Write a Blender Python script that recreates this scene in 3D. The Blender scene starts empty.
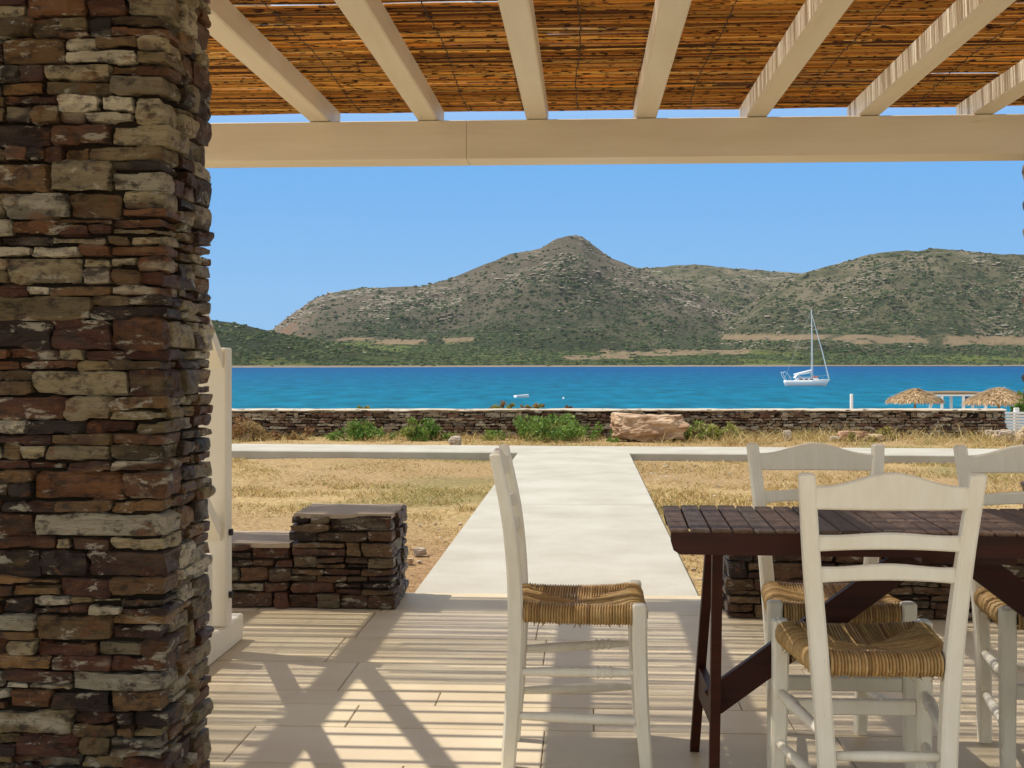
import bpy, math, random
import numpy as np
from mathutils import Vector, Matrix

random.seed(7)
RNG = np.random.default_rng(11)
scene = bpy.context.scene
COL = scene.collection
R = math.radians

# ------------------------------------------------------------------ camera, sky, sun, exposure
F = 1250.0            # focal length in picture widths of 1024
HC = 1.12             # eye height over the terrace
YAW = math.atan(73 / F)
HOR = 362.0           # picture row of the horizon
cam_d = bpy.data.cameras.new('camera')
cam = bpy.data.objects.new('camera', cam_d)
COL.objects.link(cam)
cam.location = (0, 0, HC)
cam.rotation_euler = (R(90), 0, YAW)
cam_d.sensor_width = 36.0
cam_d.lens = F / 1024 * 36.0
cam_d.shift_y = -(384 - HOR) / 1024
cam_d.clip_start = 0.05
cam_d.clip_end = 30000
scene.camera = cam

SUNV = Vector((-0.53, 0.137, 1.0)).normalized()
SUN_EL = math.asin(SUNV.z)
SUN_ROT = math.atan2(SUNV.x, SUNV.y)
world = bpy.data.worlds.new('World')
scene.world = world
world.use_nodes = True
nt = world.node_tree
nt.nodes.clear()
sky = nt.nodes.new('ShaderNodeTexSky')
sky.sky_type = 'NISHITA'
sky.sun_disc = False
sky.sun_elevation = SUN_EL
sky.sun_rotation = SUN_ROT
sky.altitude = 0
sky.air_density = 1.0
sky.dust_density = 0.3
sky.ozone_density = 2.0
hs = nt.nodes.new('ShaderNodeHueSaturation')
hs.inputs['Saturation'].default_value = 0.55
# the clear band of sky over the sea is bluer than the sky overhead
tcw = nt.nodes.new('ShaderNodeTexCoord'); spw = nt.nodes.new('ShaderNodeSeparateXYZ')
nt.links.new(tcw.outputs['Generated'], spw.inputs[0])
mz = nt.nodes.new('ShaderNodeMapRange'); mz.inputs[1].default_value = .16; mz.inputs[2].default_value = .34; mz.inputs[3].default_value = 1; mz.inputs[4].default_value = 0
nt.links.new(spw.outputs['Z'], mz.inputs[0])
my = nt.nodes.new('ShaderNodeMapRange'); my.inputs[1].default_value = .2; my.inputs[2].default_value = .7
nt.links.new(spw.outputs['Y'], my.inputs[0])
mm = nt.nodes.new('ShaderNodeMath'); mm.operation = 'MULTIPLY'
nt.links.new(mz.outputs[0], mm.inputs[0]); nt.links.new(my.outputs[0], mm.inputs[1])
skr = nt.nodes.new('ShaderNodeValToRGB')
skr.color_ramp.elements[0].position = 0.0; skr.color_ramp.elements[0].color = (.225, .455, .73, 1)
skr.color_ramp.elements[1].position = .17; skr.color_ramp.elements[1].color = (.128, .365, .73, 1)
nt.links.new(spw.outputs['Z'], skr.inputs[0])
sks = nt.nodes.new('ShaderNodeVectorMath'); sks.operation = 'SCALE'; sks.inputs['Scale'].default_value = 5.6
nt.links.new(skr.outputs['Color'], sks.inputs[0])
mixw = nt.nodes.new('ShaderNodeMix'); mixw.data_type = 'RGBA'
nt.links.new(mm.outputs[0], mixw.inputs[0])
wt = nt.nodes.new('ShaderNodeMix'); wt.data_type = 'RGBA'; wt.blend_type = 'MULTIPLY'; wt.inputs[0].default_value = 1; wt.inputs[7].default_value = (1.06, .98, .86, 1)
bg = nt.nodes.new('ShaderNodeBackground')
bg.inputs['Strength'].default_value = 0.15
wo = nt.nodes.new('ShaderNodeOutputWorld')
nt.links.new(sky.outputs['Color'], hs.inputs['Color'])
nt.links.new(hs.outputs['Color'], wt.inputs[6]); nt.links.new(wt.outputs[2], mixw.inputs[6]); nt.links.new(sks.outputs[0], mixw.inputs[7])
nt.links.new(mixw.outputs[2], bg.inputs['Color'])
nt.links.new(bg.outputs['Background'], wo.inputs['Surface'])

sun_d = bpy.data.lights.new('sun', 'SUN')
sun_d.energy = 3.35
sun_d.angle = R(0.53)
sun_d.color = (1.0, 0.93, 0.81)
sun = bpy.data.objects.new('sun', sun_d)
COL.objects.link(sun)
sun.rotation_euler = SUNV.to_track_quat('Z', 'Y').to_euler()

scene.view_settings.view_transform = 'Standard'
scene.view_settings.look = 'None'
scene.view_settings.gamma = 1.0
scene.view_settings.exposure = 0.52
scene.view_settings.use_curve_mapping = False

# ------------------------------------------------------------------ helpers
FW = Vector((-math.sin(YAW), math.cos(YAW), 0))
RT = Vector((math.cos(YAW), math.sin(YAW), 0))

def at_d(px, py, d):
    """world point seen at a picture position, d metres along the view axis"""
    p = FW * d + RT * ((px - 512) / F * d)
    return Vector((p.x, p.y, HC + (HOR - py) / F * d))

def at_z(px, py, z):
    return at_d(px, py, (HC - z) * F / (py - HOR))

def hash3(i, j, k, seed=0):
    n = (i.astype(np.int64) * 73856093) ^ (j.astype(np.int64) * 19349663) ^ (k.astype(np.int64) * 83492791) ^ (seed * 2654435)
    n = (n ^ (n >> 13)) * 1274126177 & 0x7fffffff
    n = (n ^ (n >> 16)) * 668265263 & 0x7fffffff
    return (n & 0xffff) / 65535.0

def vnoise(p, seed=0):
    """value noise, p (n,3) -> 0..1"""
    p = np.asarray(p, float)
    i = np.floor(p).astype(np.int64)
    f = p - i
    f = f * f * (3 - 2 * f)
    out = 0
    for a in (0, 1):
        wa = f[:, 0] if a else 1 - f[:, 0]
        for b in (0, 1):
            wb = f[:, 1] if b else 1 - f[:, 1]
            for c in (0, 1):
                wc = f[:, 2] if c else 1 - f[:, 2]
                out = out + wa * wb * wc * hash3(i[:, 0] + a, i[:, 1] + b, i[:, 2] + c, seed)
    return out

def fbm(p, octv=4, seed=0, gain=.5):
    p = np.asarray(p, float)
    s = 0; a = 1; t = 0
    for o in range(octv):
        s = s + a * vnoise(p * 2.03 ** o + 17.3 * o, seed + o)
        t += a; a *= gain
    return s / t

class MB:
    """collects geometry (with an optional colour per vertex) for ONE mesh"""
    def __init__(s):
        s.v = []; s.f = []; s.c = []; s.n = 0
    def add(s, v, f, c=None):
        v = np.asarray(v, float).reshape(-1, 3)
        o = s.n
        s.v.append(v); s.n += len(v)
        s.f.extend([tuple(i + o for i in q) for q in f])
        if c is None: c = (1, 1, 1)
        c = np.asarray(c, float)
        if c.ndim == 1: c = np.tile(c, (len(v), 1))
        s.c.append(c)
    def box(s, lo, hi, c=None, bev=0.0, M=None):
        x0, y0, z0 = lo; x1, y1, z1 = hi
        if bev <= 0:
            v = [(x0,y0,z0),(x1,y0,z0),(x1,y1,z0),(x0,y1,z0),(x0,y0,z1),(x1,y0,z1),(x1,y1,z1),(x0,y1,z1)]
            f = [(0,3,2,1),(4,5,6,7),(0,1,5,4),(1,2,6,5),(2,3,7,6),(3,0,4,7)]
        else:
            b = bev; v = []; idx = {}
            lo_ = (x0,y0,z0); hi_ = (x1,y1,z1)
            for sx in (0,1):
                for sy in (0,1):
                    for sz in (0,1):
                        for ax in range(3):
                            sg = (sx,sy,sz); p = []
                            for k in range(3):
                                e = hi_[k] if sg[k] else lo_[k]
                                if k != ax: e += -b if sg[k] else b
                                p.append(e)
                            idx[(sx,sy,sz,ax)] = len(v); v.append(p)
            f = []
            for ax in range(3):
                a1, a2 = (ax+1) % 3, (ax+2) % 3
                for sd in (0,1):
                    q = []
                    for u, w in ((0,0),(1,0),(1,1),(0,1)):
                        g = [0,0,0]; g[ax] = sd; g[a1] = u; g[a2] = w
                        q.append(idx[(*g, ax)])
                    f.append(tuple(q if sd else q[::-1]))
            for ax in range(3):      # edges along ax
                a1, a2 = (ax+1) % 3, (ax+2) % 3
                for u in (0,1):
                    for w in (0,1):
                        g0 = [0,0,0]; g0[a1] = u; g0[a2] = w
                        g1 = list(g0); g1[ax] = 1
                        q = [idx[(*g0,a1)], idx[(*g1,a1)], idx[(*g1,a2)], idx[(*g0,a2)]]
                        f.append(tuple(q if u != w else q[::-1]))
            for sx in (0,1):
                for sy in (0,1):
                    for sz in (0,1):
                        q = [idx[(sx,sy,sz,k)] for k in range(3)]
                        f.append(tuple(q if (sx+sy+sz) % 2 else q[::-1]))
        v = np.array(v, float)
        if M is not None: v = xf(M, v)
        s.add(v, f, c)
    def tube(s, pts, rad, n=8, c=None, cap=True):
        pts = np.asarray(pts, float)
        rad = np.broadcast_to(np.asarray(rad, float), (len(pts),))
        tan = np.gradient(pts, axis=0)
        tan /= np.linalg.norm(tan, axis=1)[:, None] + 1e-12
        up = np.array((0,0,1.0))
        if abs(tan[0][2]) > .9: up = np.array((1.0,0,0))
        v = []
        for p, t, r in zip(pts, tan, rad):
            a = np.cross(t, up); a /= np.linalg.norm(a) + 1e-12
            b = np.cross(a, t)
            for k in range(n):
                w = 2 * math.pi * k / n
                v.append(p + r * (math.cos(w) * a + math.sin(w) * b))
        f = []
        for i in range(len(pts) - 1):
            for k in range(n):
                k2 = (k + 1) % n
                f.append((i*n+k, i*n+k2, (i+1)*n+k2, (i+1)*n+k))
        if cap:
            f.append(tuple(range(n))[::-1]); f.append(tuple((len(pts)-1)*n + k for k in range(n)))
        s.add(v, f, c)
    def sweep(s, rings, c=None):
        """rings: list of closed loops with the same count"""
        rings = np.asarray(rings, float)
        m, n = rings.shape[:2]
        f = []
        for i in range(m - 1):
            for k in range(n):
                k2 = (k + 1) % n
                f.append((i*n+k, i*n+k2, (i+1)*n+k2, (i+1)*n+k))
        f.append(tuple(range(n))[::-1]); f.append(tuple((m-1)*n + k for k in range(n)))
        s.add(rings.reshape(-1, 3), f, c)
    def grid(s, P, c=None):
        P = np.asarray(P, float); m, n = P.shape[:2]
        idx = np.arange(m * n).reshape(m, n)
        q = np.stack([idx[:-1,:-1], idx[:-1,1:], idx[1:,1:], idx[1:,:-1]], -1).reshape(-1, 4)
        s.add(P.reshape(-1, 3), [tuple(x) for x in q.tolist()], None if c is None else np.asarray(c).reshape(-1, 3))
    def build(s, name, mat, parent=None, smooth=False, loc=None):
        me = bpy.data.meshes.new(name)
        V = np.concatenate(s.v)
        me.from_pydata(V.tolist(), [], s.f)
        C = np.concatenate(s.c)
        ca = me.color_attributes.new('Col', 'FLOAT_COLOR', 'POINT')
        ca.data.foreach_set('color', np.concatenate([C, np.ones((len(C), 1))], 1).astype(np.float32).ravel())
        me.materials.append(mat)
        if smooth: me.polygons.foreach_set('use_smooth', [True] * len(me.polygons))
        me.update()
        o = bpy.data.objects.new(name, me)
        COL.objects.link(o)
        if parent is not None: o.parent = parent
        if loc is not None: o.location = loc
        return o

def xf(M, v):
    v = np.asarray(v, float); M = np.array(M)
    return v @ M[:3, :3].T + M[:3, 3]

def tag(o, label=None, cat=None, group=None, kind=None):
    if label: o['label'] = label
    if cat: o['category'] = cat
    if group: o['group'] = group
    if kind: o['kind'] = kind
    return o

def thing(name, label, cat, loc=(0,0,0), rz=0.0, group=None):
    o = bpy.data.objects.new(name, None)
    COL.objects.link(o)
    o.location = loc; o.rotation_euler = (0, 0, rz)
    o.empty_display_size = .1
    return tag(o, label, cat, group)

def copy_tree(o, parent=None):
    c = o.copy(); COL.objects.link(c)
    if parent is not None: c.parent = parent
    for ch in list(o.children): copy_tree(ch, c)
    return c

# ------------------------------------------------------------------ materials
def material(name, color=(.5,.5,.5), rough=.6, var=None, var_scale=6.0, var_amt=.5, bump=0.0, bump_scale=40.0,
             attr=False, spec=.5, stretch=(1,1,1), detail=6.0, bump_dist=.01, transl=0.0, metal=0.0):
    m = bpy.data.materials.new(name); m.use_nodes = True
    t = m.node_tree; N = t.nodes; L = t.links
    b = N['Principled BSDF']
    b.inputs['Roughness'].default_value = rough
    b.inputs['Specular IOR Level'].default_value = spec
    b.inputs['Metallic'].default_value = metal
    tc = N.new('ShaderNodeTexCoord'); mp = N.new('ShaderNodeMapping')
    mp.inputs['Scale'].default_value = stretch
    L.new(tc.outputs['Object'], mp.inputs['Vector'])
    if attr:
        a = N.new('ShaderNodeAttribute'); a.attribute_name = 'Col'
        mul = N.new('ShaderNodeMix'); mul.data_type = 'RGBA'; mul.blend_type = 'MULTIPLY'
        mul.inputs[0].default_value = 1
        L.new(a.outputs['Color'], mul.inputs[6]); mul.inputs[7].default_value = (*color, 1)
        src = mul.outputs[2]
    else:
        rgb = N.new('ShaderNodeRGB'); rgb.outputs[0].default_value = (*color, 1)
        src = rgb.outputs[0]
    if var is not None:
        nz = N.new('ShaderNodeTexNoise'); nz.inputs['Scale'].default_value = var_scale
        nz.inputs['Detail'].default_value = detail; nz.inputs['Roughness'].default_value = .6
        L.new(mp.outputs[0], nz.inputs['Vector'])
        rp = N.new('ShaderNodeMapRange'); rp.inputs[1].default_value = .35; rp.inputs[2].default_value = .7
        rp.inputs[3].default_value = 0; rp.inputs[4].default_value = var_amt
        L.new(nz.outputs['Fac'], rp.inputs[0])
        mx = N.new('ShaderNodeMix'); mx.data_type = 'RGBA'
        mx.blend_type = 'MULTIPLY' if attr else 'MIX'
        L.new(rp.outputs[0], mx.inputs[0]); L.new(src, mx.inputs[6]); mx.inputs[7].default_value = (*var, 1)
        src = mx.outputs[2]
    L.new(src, b.inputs['Base Color'])
    if bump > 0:
        n2 = N.new('ShaderNodeTexNoise'); n2.inputs['Scale'].default_value = bump_scale
        n2.inputs['Detail'].default_value = 6
        L.new(mp.outputs[0], n2.inputs['Vector'])
        bp = N.new('ShaderNodeBump'); bp.inputs['Strength'].default_value = bump; bp.inputs['Distance'].default_value = bump_dist
        L.new(n2.outputs['Fac'], bp.inputs['Height']); L.new(bp.outputs[0], b.inputs['Normal'])
    if transl > 0:
        tr = N.new('ShaderNodeBsdfTranslucent'); L.new(src, tr.inputs['Color'])
        ms = N.new('ShaderNodeMixShader'); ms.inputs[0].default_value = transl
        L.new(b.outputs[0], ms.inputs[1]); L.new(tr.outputs[0], ms.inputs[2])
        L.new(ms.outputs[0], N['Material Output'].inputs['Surface'])
    return m

M = {}
M['paint'] = material('cream_paint', (.78,.71,.58), .42, var=(.69,.61,.47), var_scale=5, var_amt=.45, bump=.12, bump_scale=60, bump_dist=.004)
def timber_mat(name, stretch, col=(.78,.71,.58), var=(.66,.575,.43), chip=.66):
    m = material(name, col, .48, var=var, var_scale=3, var_amt=.6, bump=.35, bump_scale=9, bump_dist=.004, stretch=stretch, detail=10)
    t = m.node_tree; N = t.nodes; L = t.links; b = N['Principled BSDF']
    src = b.inputs['Base Color'].links[0].from_socket
    tc = N.new('ShaderNodeTexCoord'); mp = N.new('ShaderNodeMapping'); mp.inputs['Scale'].default_value = [v * 1.4 for v in stretch]
    L.new(tc.outputs['Object'], mp.inputs[0])
    nz = N.new('ShaderNodeTexNoise'); nz.inputs['Scale'].default_value = 4; nz.inputs['Detail'].default_value = 8; nz.inputs['Roughness'].default_value = .7
    L.new(mp.outputs[0], nz.inputs['Vector'])
    r = N.new('ShaderNodeMapRange'); r.inputs[1].default_value = chip; r.inputs[2].default_value = chip + .05; r.inputs[4].default_value = .7
    L.new(nz.outputs['Fac'], r.inputs[0])
    mx = N.new('ShaderNodeMix'); mx.data_type = 'RGBA'; L.new(r.outputs[0], mx.inputs[0]); L.new(src, mx.inputs[6]); mx.inputs[7].default_value = (.42,.33,.22,1)
    L.new(mx.outputs[2], b.inputs['Base Color'])
    return m
M['beam'] = timber_mat('painted_beam', (.5,5,5)); M['rafter'] = timber_mat('painted_rafter', (5,.5,5))
M['chair_paint'] = timber_mat('white_paint', (9,9,2.5), (.82,.775,.66), (.70,.63,.48), .67)
def stone_mat():
    """schist: bedded, with rust stains, pale mineral patches that also paint in glints and a rough split face"""
    m = bpy.data.materials.new('schist'); m.use_nodes = True
    t = m.node_tree; N = t.nodes; L = t.links
    b = N['Principled BSDF']; b.inputs['Specular IOR Level'].default_value = .5
    tc = N.new('ShaderNodeTexCoord'); a = N.new('ShaderNodeAttribute'); a.attribute_name = 'Col'
    def noise(sc, stretch, det=6, ro=.65, dist=0.0):
        mp = N.new('ShaderNodeMapping'); mp.inputs['Scale'].default_value = stretch
        mp.inputs['Rotation'].default_value = (.12, .18, 0)
        L.new(tc.outputs['Object'], mp.inputs[0])
        n = N.new('ShaderNodeTexNoise'); n.inputs['Scale'].default_value = sc; n.inputs['Detail'].default_value = det
        n.inputs['Roughness'].default_value = ro; n.inputs['Distortion'].default_value = dist
        L.new(mp.outputs[0], n.inputs['Vector']); return n.outputs['Fac']
    def ramp(src, lo, hi):
        r = N.new('ShaderNodeMapRange'); r.inputs[1].default_value = lo; r.inputs[2].default_value = hi
        L.new(src, r.inputs[0]); return r.outputs[0]
    def mix(fac, a_, col):
        x = N.new('ShaderNodeMix'); x.data_type = 'RGBA'; L.new(fac, x.inputs[0]); L.new(a_, x.inputs[6])
        x.inputs[7].default_value = (*col, 1); return x.outputs[2]
    def half(v, f):
        x = N.new('ShaderNodeMath'); x.operation = 'MULTIPLY'; x.inputs[1].default_value = f; L.new(v, x.inputs[0]); return x.outputs[0]
    c = a.outputs['Color']
    c = mix(half(ramp(noise(22, (1,1,1.8), 8, .72), .50, .62), .85), c, (.035,.017,.010))
    c = mix(half(ramp(noise(13, (1,1,1.5), 7, .72, .6), .57, .64), .70), c, (.25,.095,.026))
    c = mix(half(ramp(noise(15, (.8,.8,1.9), 9, .74, .4), .575, .615), .85), c, (.62,.56,.43))  # pale mineral patches, also highlights painted into the stone colour
    L.new(c, b.inputs['Base Color'])
    h1 = noise(60, (1,1,2.4), 8, .7); h2 = noise(16, (.45,.45,4.5), 6, .7, .5)
    ad = N.new('ShaderNodeMath'); ad.operation = 'MULTIPLY_ADD'; ad.inputs[1].default_value = 2.2; L.new(h2, ad.inputs[0]); L.new(h1, ad.inputs[2])
    bp = N.new('ShaderNodeBump'); bp.inputs['Strength'].default_value = 1.0; bp.inputs['Distance'].default_value = .030
    L.new(ad.outputs[0], bp.inputs['Height']); L.new(bp.outputs[0], b.inputs['Normal'])
    rr_ = N.new('ShaderNodeMapRange'); rr_.inputs[3].default_value = .25; rr_.inputs[4].default_value = .65; L.new(h1, rr_.inputs[0]); L.new(rr_.outputs[0], b.inputs['Roughness'])
    return m
M['stone'] = stone_mat()
M['core'] = material('dark_core', (.022,.016,.011), 1.0, spec=.1)  # near-black block that shows in the gaps between the stones
M['coping'] = material('mortar_coping', (.36,.275,.19), .85, var=(.25,.2,.15), var_scale=9, var_amt=.8, bump=.5, bump_scale=40)
M['wall_cap'] = material('pale_mortar', (.52,.47,.38), .85, var=(.45,.38,.30), var_scale=5, var_amt=.7, bump=.5, bump_scale=25)
M['tile'] = material('stone_tile', (1,1,1), .55, attr=True, var=(.80,.74,.66), var_scale=3.2, var_amt=.7, bump=.12, bump_scale=30, bump_dist=.004)
M['grout'] = material('grout', (.22,.17,.12), .95)
M['concrete'] = material('pale_concrete', (.465,.445,.385), .8, var=(.34,.31,.245), var_scale=1.7, var_amt=.75, bump=.35, bump_scale=40, bump_dist=.008, detail=12)
def reed_mat():
    m = material('reed', (1,1,1), .5, attr=True, transl=.5)
    t = m.node_tree; N = t.nodes; L = t.links
    tc = N.new('ShaderNodeTexCoord'); mp = N.new('ShaderNodeMapping'); mp.inputs['Scale'].default_value = (22, 85, 85)
    L.new(tc.outputs['Object'], mp.inputs[0])
    nz = N.new('ShaderNodeTexNoise'); nz.inputs['Scale'].default_value = 1.0; nz.inputs['Detail'].default_value = 2
    L.new(mp.outputs[0], nz.inputs['Vector'])
    r = N.new('ShaderNodeMapRange'); r.inputs[1].default_value = .57; r.inputs[2].default_value = .63
    L.new(nz.outputs['Fac'], r.inputs[0])
    mx = N.new('ShaderNodeMix'); mx.data_type = 'RGBA'
    b = N['Principled BSDF']; src = b.inputs['Base Color'].links[0].from_socket
    L.new(r.outputs[0], mx.inputs[0]); L.new(src, mx.inputs[6]); mx.inputs[7].default_value = (.07,.025,.008,1)
    for l in list(t.links):
        if l.from_socket == src and l.to_node != mx: L.new(mx.outputs[2], l.to_socket)
    return m
M['reed'] = reed_mat()
M['wire'] = material('binding_wire', (.03,.02,.012), .7)
M['rush'] = material('rush', (1,1,1), .6, attr=True, var=(.55,.45,.35), var_scale=60, var_amt=.6)
M['tabletop'] = material('weathered_dark_wood', (1,1,1), .6, attr=True, var=(.5,.38,.32), var_scale=10, var_amt=.9, stretch=(6,1,1), bump=.3, bump_scale=30, bump_dist=.003, spec=.18)
M['tablewood'] = material('red_brown_wood', (.050,.011,.005), .5, var=(.02,.006,.004), var_scale=6, var_amt=.8, stretch=(1,6,6), spec=.2, bump=.15, bump_scale=30, bump_dist=.002)
M['grass'] = material('straw', (1,1,1), .85, attr=True, transl=.25, spec=.2)
M['leaf'] = material('leaf', (1,1,1), .6, attr=True, transl=.3, spec=.3)
M['bark'] = material('twig', (.10,.07,.045), .9)
M['rock'] = material('limestone', (1,1,1), .85, attr=True, var=(.62,.5,.4), var_scale=5, var_amt=.7, bump=.8, bump_scale=14, bump_dist=.04)
M['thatch'] = material('thatch', (1,1,1), .8, attr=True, transl=.2)
M['white'] = material('white_gelcoat', (.85,.86,.87), .3)
M['alu'] = material('aluminium', (.75,.76,.78), .35, metal=.3)
M['sailcloth'] = material('sailcloth', (.80,.81,.82), .7)
M['glass'] = material('dark_glass', (.03,.04,.05), .1)
M['blue'] = material('blue_canvas', (.02,.06,.35), .6)
M['wood'] = material('sun_bleached_wood', (.30,.21,.13), .8, var=(.2,.13,.08), var_scale=8, var_amt=.7)
M['iron'] = material('black_iron', (.012,.012,.012), .5)
M['red'] = material('red_cloth', (.45,.06,.03), .7)

# ground
def ground_mat():
    m = material('dry_ground', (1,1,1), .95, attr=True, var=(.42,.32,.22), var_scale=22, var_amt=.95, bump=.9, bump_scale=45, bump_dist=.03, detail=10)
    return m
M['ground'] = ground_mat()

def sea_mat():
    m = bpy.data.materials.new('sea_water'); m.use_nodes = True
    t = m.node_tree; N = t.nodes; L = t.links
    N.remove(N['Principled BSDF'])
    df = N.new('ShaderNodeBsdfDiffuse'); gl = N.new('ShaderNodeBsdfGlossy'); gl.inputs['Roughness'].default_value = .25
    ms = N.new('ShaderNodeMixShader'); ms.inputs[0].default_value = .07
    L.new(df.outputs[0], ms.inputs[1]); L.new(gl.outputs[0], ms.inputs[2]); L.new(ms.outputs[0], N['Material Output'].inputs['Surface'])
    tc = N.new('ShaderNodeTexCoord')
    sp = N.new('ShaderNodeSeparateXYZ'); L.new(tc.outputs['Object'], sp.inputs[0])
    nz0 = N.new('ShaderNodeTexNoise'); nz0.inputs['Scale'].default_value = .012; nz0.inputs['Detail'].default_value = 3
    L.new(tc.outputs['Object'], nz0.inputs['Vector'])
    ad = N.new('ShaderNodeMath'); ad.operation = 'MULTIPLY_ADD'; ad.inputs[1].default_value = 140; 
    L.new(nz0.outputs['Fac'], ad.inputs[0]); L.new(sp.outputs['Y'], ad.inputs[2])
    rp = N.new('ShaderNodeMapRange'); rp.inputs[1].default_value = 170; rp.inputs[2].default_value = 700
    L.new(ad.outputs[0], rp.inputs[0])
    cr = N.new('ShaderNodeValToRGB')
    cr.color_ramp.elements[0].color = (.001,.134,.222,1); cr.color_ramp.elements[1].color = (.001,.070,.205,1)
    e = cr.color_ramp.elements.new(.30); e.color = (.001,.104,.215,1)
    L.new(rp.outputs[0], cr.inputs[0])
    # wind streaks / wave mottling of the water colour
    mp = N.new('ShaderNodeMapping'); mp.inputs['Scale'].default_value = (.30,.085,1)
    L.new(tc.outputs['Object'], mp.inputs[0])
    nz = N.new('ShaderNodeTexNoise'); nz.inputs['Scale'].default_value = 1.0; nz.inputs['Detail'].default_value = 8; nz.inputs['Roughness'].default_value = .65
    L.new(mp.outputs[0], nz.inputs['Vector'])
    r2 = N.new('ShaderNodeMapRange'); r2.inputs[1].default_value = .3; r2.inputs[2].default_value = .72; r2.inputs[3].default_value = .58; r2.inputs[4].default_value = 1.45
    L.new(nz.outputs['Fac'], r2.inputs[0])
    mx = N.new('ShaderNodeVectorMath'); mx.operation = 'SCALE'
    L.new(cr.outputs[0], mx.inputs[0]); L.new(r2.outputs[0], mx.inputs['Scale'])
    # a few whitecaps
    r3 = N.new('ShaderNodeMapRange'); r3.inputs[1].default_value = .735; r3.inputs[2].default_value = .76
    L.new(nz.outputs['Fac'], r3.inputs[0])
    mw = N.new('ShaderNodeMix'); mw.data_type = 'RGBA'; L.new(r3.outputs[0], mw.inputs[0]); L.new(mx.outputs[0], mw.inputs[6]); mw.inputs[7].default_value = (.7,.75,.78,1)
    L.new(mw.outputs[2], df.inputs['Color'])
    n2 = N.new('ShaderNodeTexNoise'); n2.inputs['Scale'].default_value = .9; n2.inputs['Detail'].default_value = 5
    L.new(tc.outputs['Object'], n2.inputs['Vector'])
    bp = N.new('ShaderNodeBump'); bp.inputs['Strength'].default_value = .6; bp.inputs['Distance'].default_value = .4
    L.new(n2.outputs['Fac'], bp.inputs['Height']); L.new(bp.outputs[0], df.inputs['Normal']); L.new(bp.outputs[0], gl.inputs['Normal'])
    return m
M['sea'] = sea_mat()

def hill_mat():
    m = bpy.data.materials.new('hill_scrub'); m.use_nodes = True
    t = m.node_tree; N = t.nodes; L = t.links
    b = N['Principled BSDF']; b.inputs['Roughness'].default_value = .95; b.inputs['Specular IOR Level'].default_value = .1
    tc = N.new('ShaderNodeTexCoord')
    a = N.new('ShaderNodeAttribute'); a.attribute_name = 'Col'
    sc = N.new('ShaderNodeAttribute'); sc.attribute_name = 'scrub'
    def noise(scale, det=4, rough=.6):
        n = N.new('ShaderNodeTexNoise'); n.inputs['Scale'].default_value = scale; n.inputs['Detail'].default_value = det; n.inputs['Roughness'].default_value = rough
        L.new(tc.outputs['Object'], n.inputs['Vector']); return n.outputs['Fac']
    n1 = noise(.045, 6, .7)
    n2 = noise(.24, 5, .8)
    s1 = N.new('ShaderNodeMath'); s1.operation = 'ADD'; L.new(n1, s1.inputs[0]); L.new(n2, s1.inputs[1])
    s2 = N.new('ShaderNodeMath'); s2.operation = 'MULTIPLY_ADD'; L.new(sc.outputs['Fac'], s2.inputs[0]); s2.inputs[1].default_value = .5; L.new(s1.outputs[0], s2.inputs[2])
    rp = N.new('ShaderNodeMapRange'); rp.inputs[1].default_value = 1.16; rp.inputs[2].default_value = 1.26
    L.new(s2.outputs[0], rp.inputs[0])
    # pale broken rock lying in strata along the slopes
    oc = N.new('ShaderNodeAttribute'); oc.attribute_name = 'outcrop'
    mpz = N.new('ShaderNodeMapping'); mpz.inputs['Scale'].default_value = (.022, .022, .16)
    L.new(tc.outputs['Object'], mpz.inputs[0])
    n4 = N.new('ShaderNodeTexNoise'); n4.inputs['Scale'].default_value = 1; n4.inputs['Detail'].default_value = 7; n4.inputs['Roughness'].default_value = .72
    L.new(mpz.outputs[0], n4.inputs['Vector'])
    o1 = N.new('ShaderNodeMath'); o1.operation = 'MULTIPLY_ADD'; L.new(oc.outputs['Fac'], o1.inputs[0]); o1.inputs[1].default_value = .16; L.new(n4.outputs['Fac'], o1.inputs[2])
    o2 = N.new('ShaderNodeMapRange'); o2.inputs[1].default_value = .66; o2.inputs[2].default_value = .74; L.new(o1.outputs[0], o2.inputs[0])
    mr = N.new('ShaderNodeMix'); mr.data_type = 'RGBA'
    L.new(o2.outputs[0], mr.inputs[0]); L.new(a.outputs['Color'], mr.inputs[6]); mr.inputs[7].default_value = (.38,.33,.26,1)
    mx = N.new('ShaderNodeMix'); mx.data_type = 'RGBA'
    L.new(rp.outputs[0], mx.inputs[0]); L.new(mr.outputs[2], mx.inputs[6])
    n3 = noise(.3, 3)
    cr = N.new('ShaderNodeValToRGB'); cr.color_ramp.elements[0].position = .35; cr.color_ramp.elements[1].position = .7
    cr.color_ramp.elements[0].color = (.020,.036,.018,1); cr.color_ramp.elements[1].color = (.060,.085,.034,1)
    L.new(n3, cr.inputs[0]); L.new(cr.outputs[0], mx.inputs[7])
    L.new(mx.outputs[2], b.inputs['Base Color'])
    bp = N.new('ShaderNodeBump'); bp.inputs['Strength'].default_value = 1.0; bp.inputs['Distance'].default_value = 7
    L.new(s1.outputs[0], bp.inputs['Height']); L.new(bp.outputs[0], b.inputs['Normal'])
    return m
M['hill'] = hill_mat()

# ------------------------------------------------------------------ SETTING: ground, sea, hills
GY = [-12, 5.9, 12, 19, 22, 25, 40, 55, 80, 140]
GZ = [-.16, -.12, -.10, -.10, -.14, -.75, -2.4, -2.75, -3.6, -6]
def gz(y): return float(np.interp(y, GY, GZ))

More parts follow.
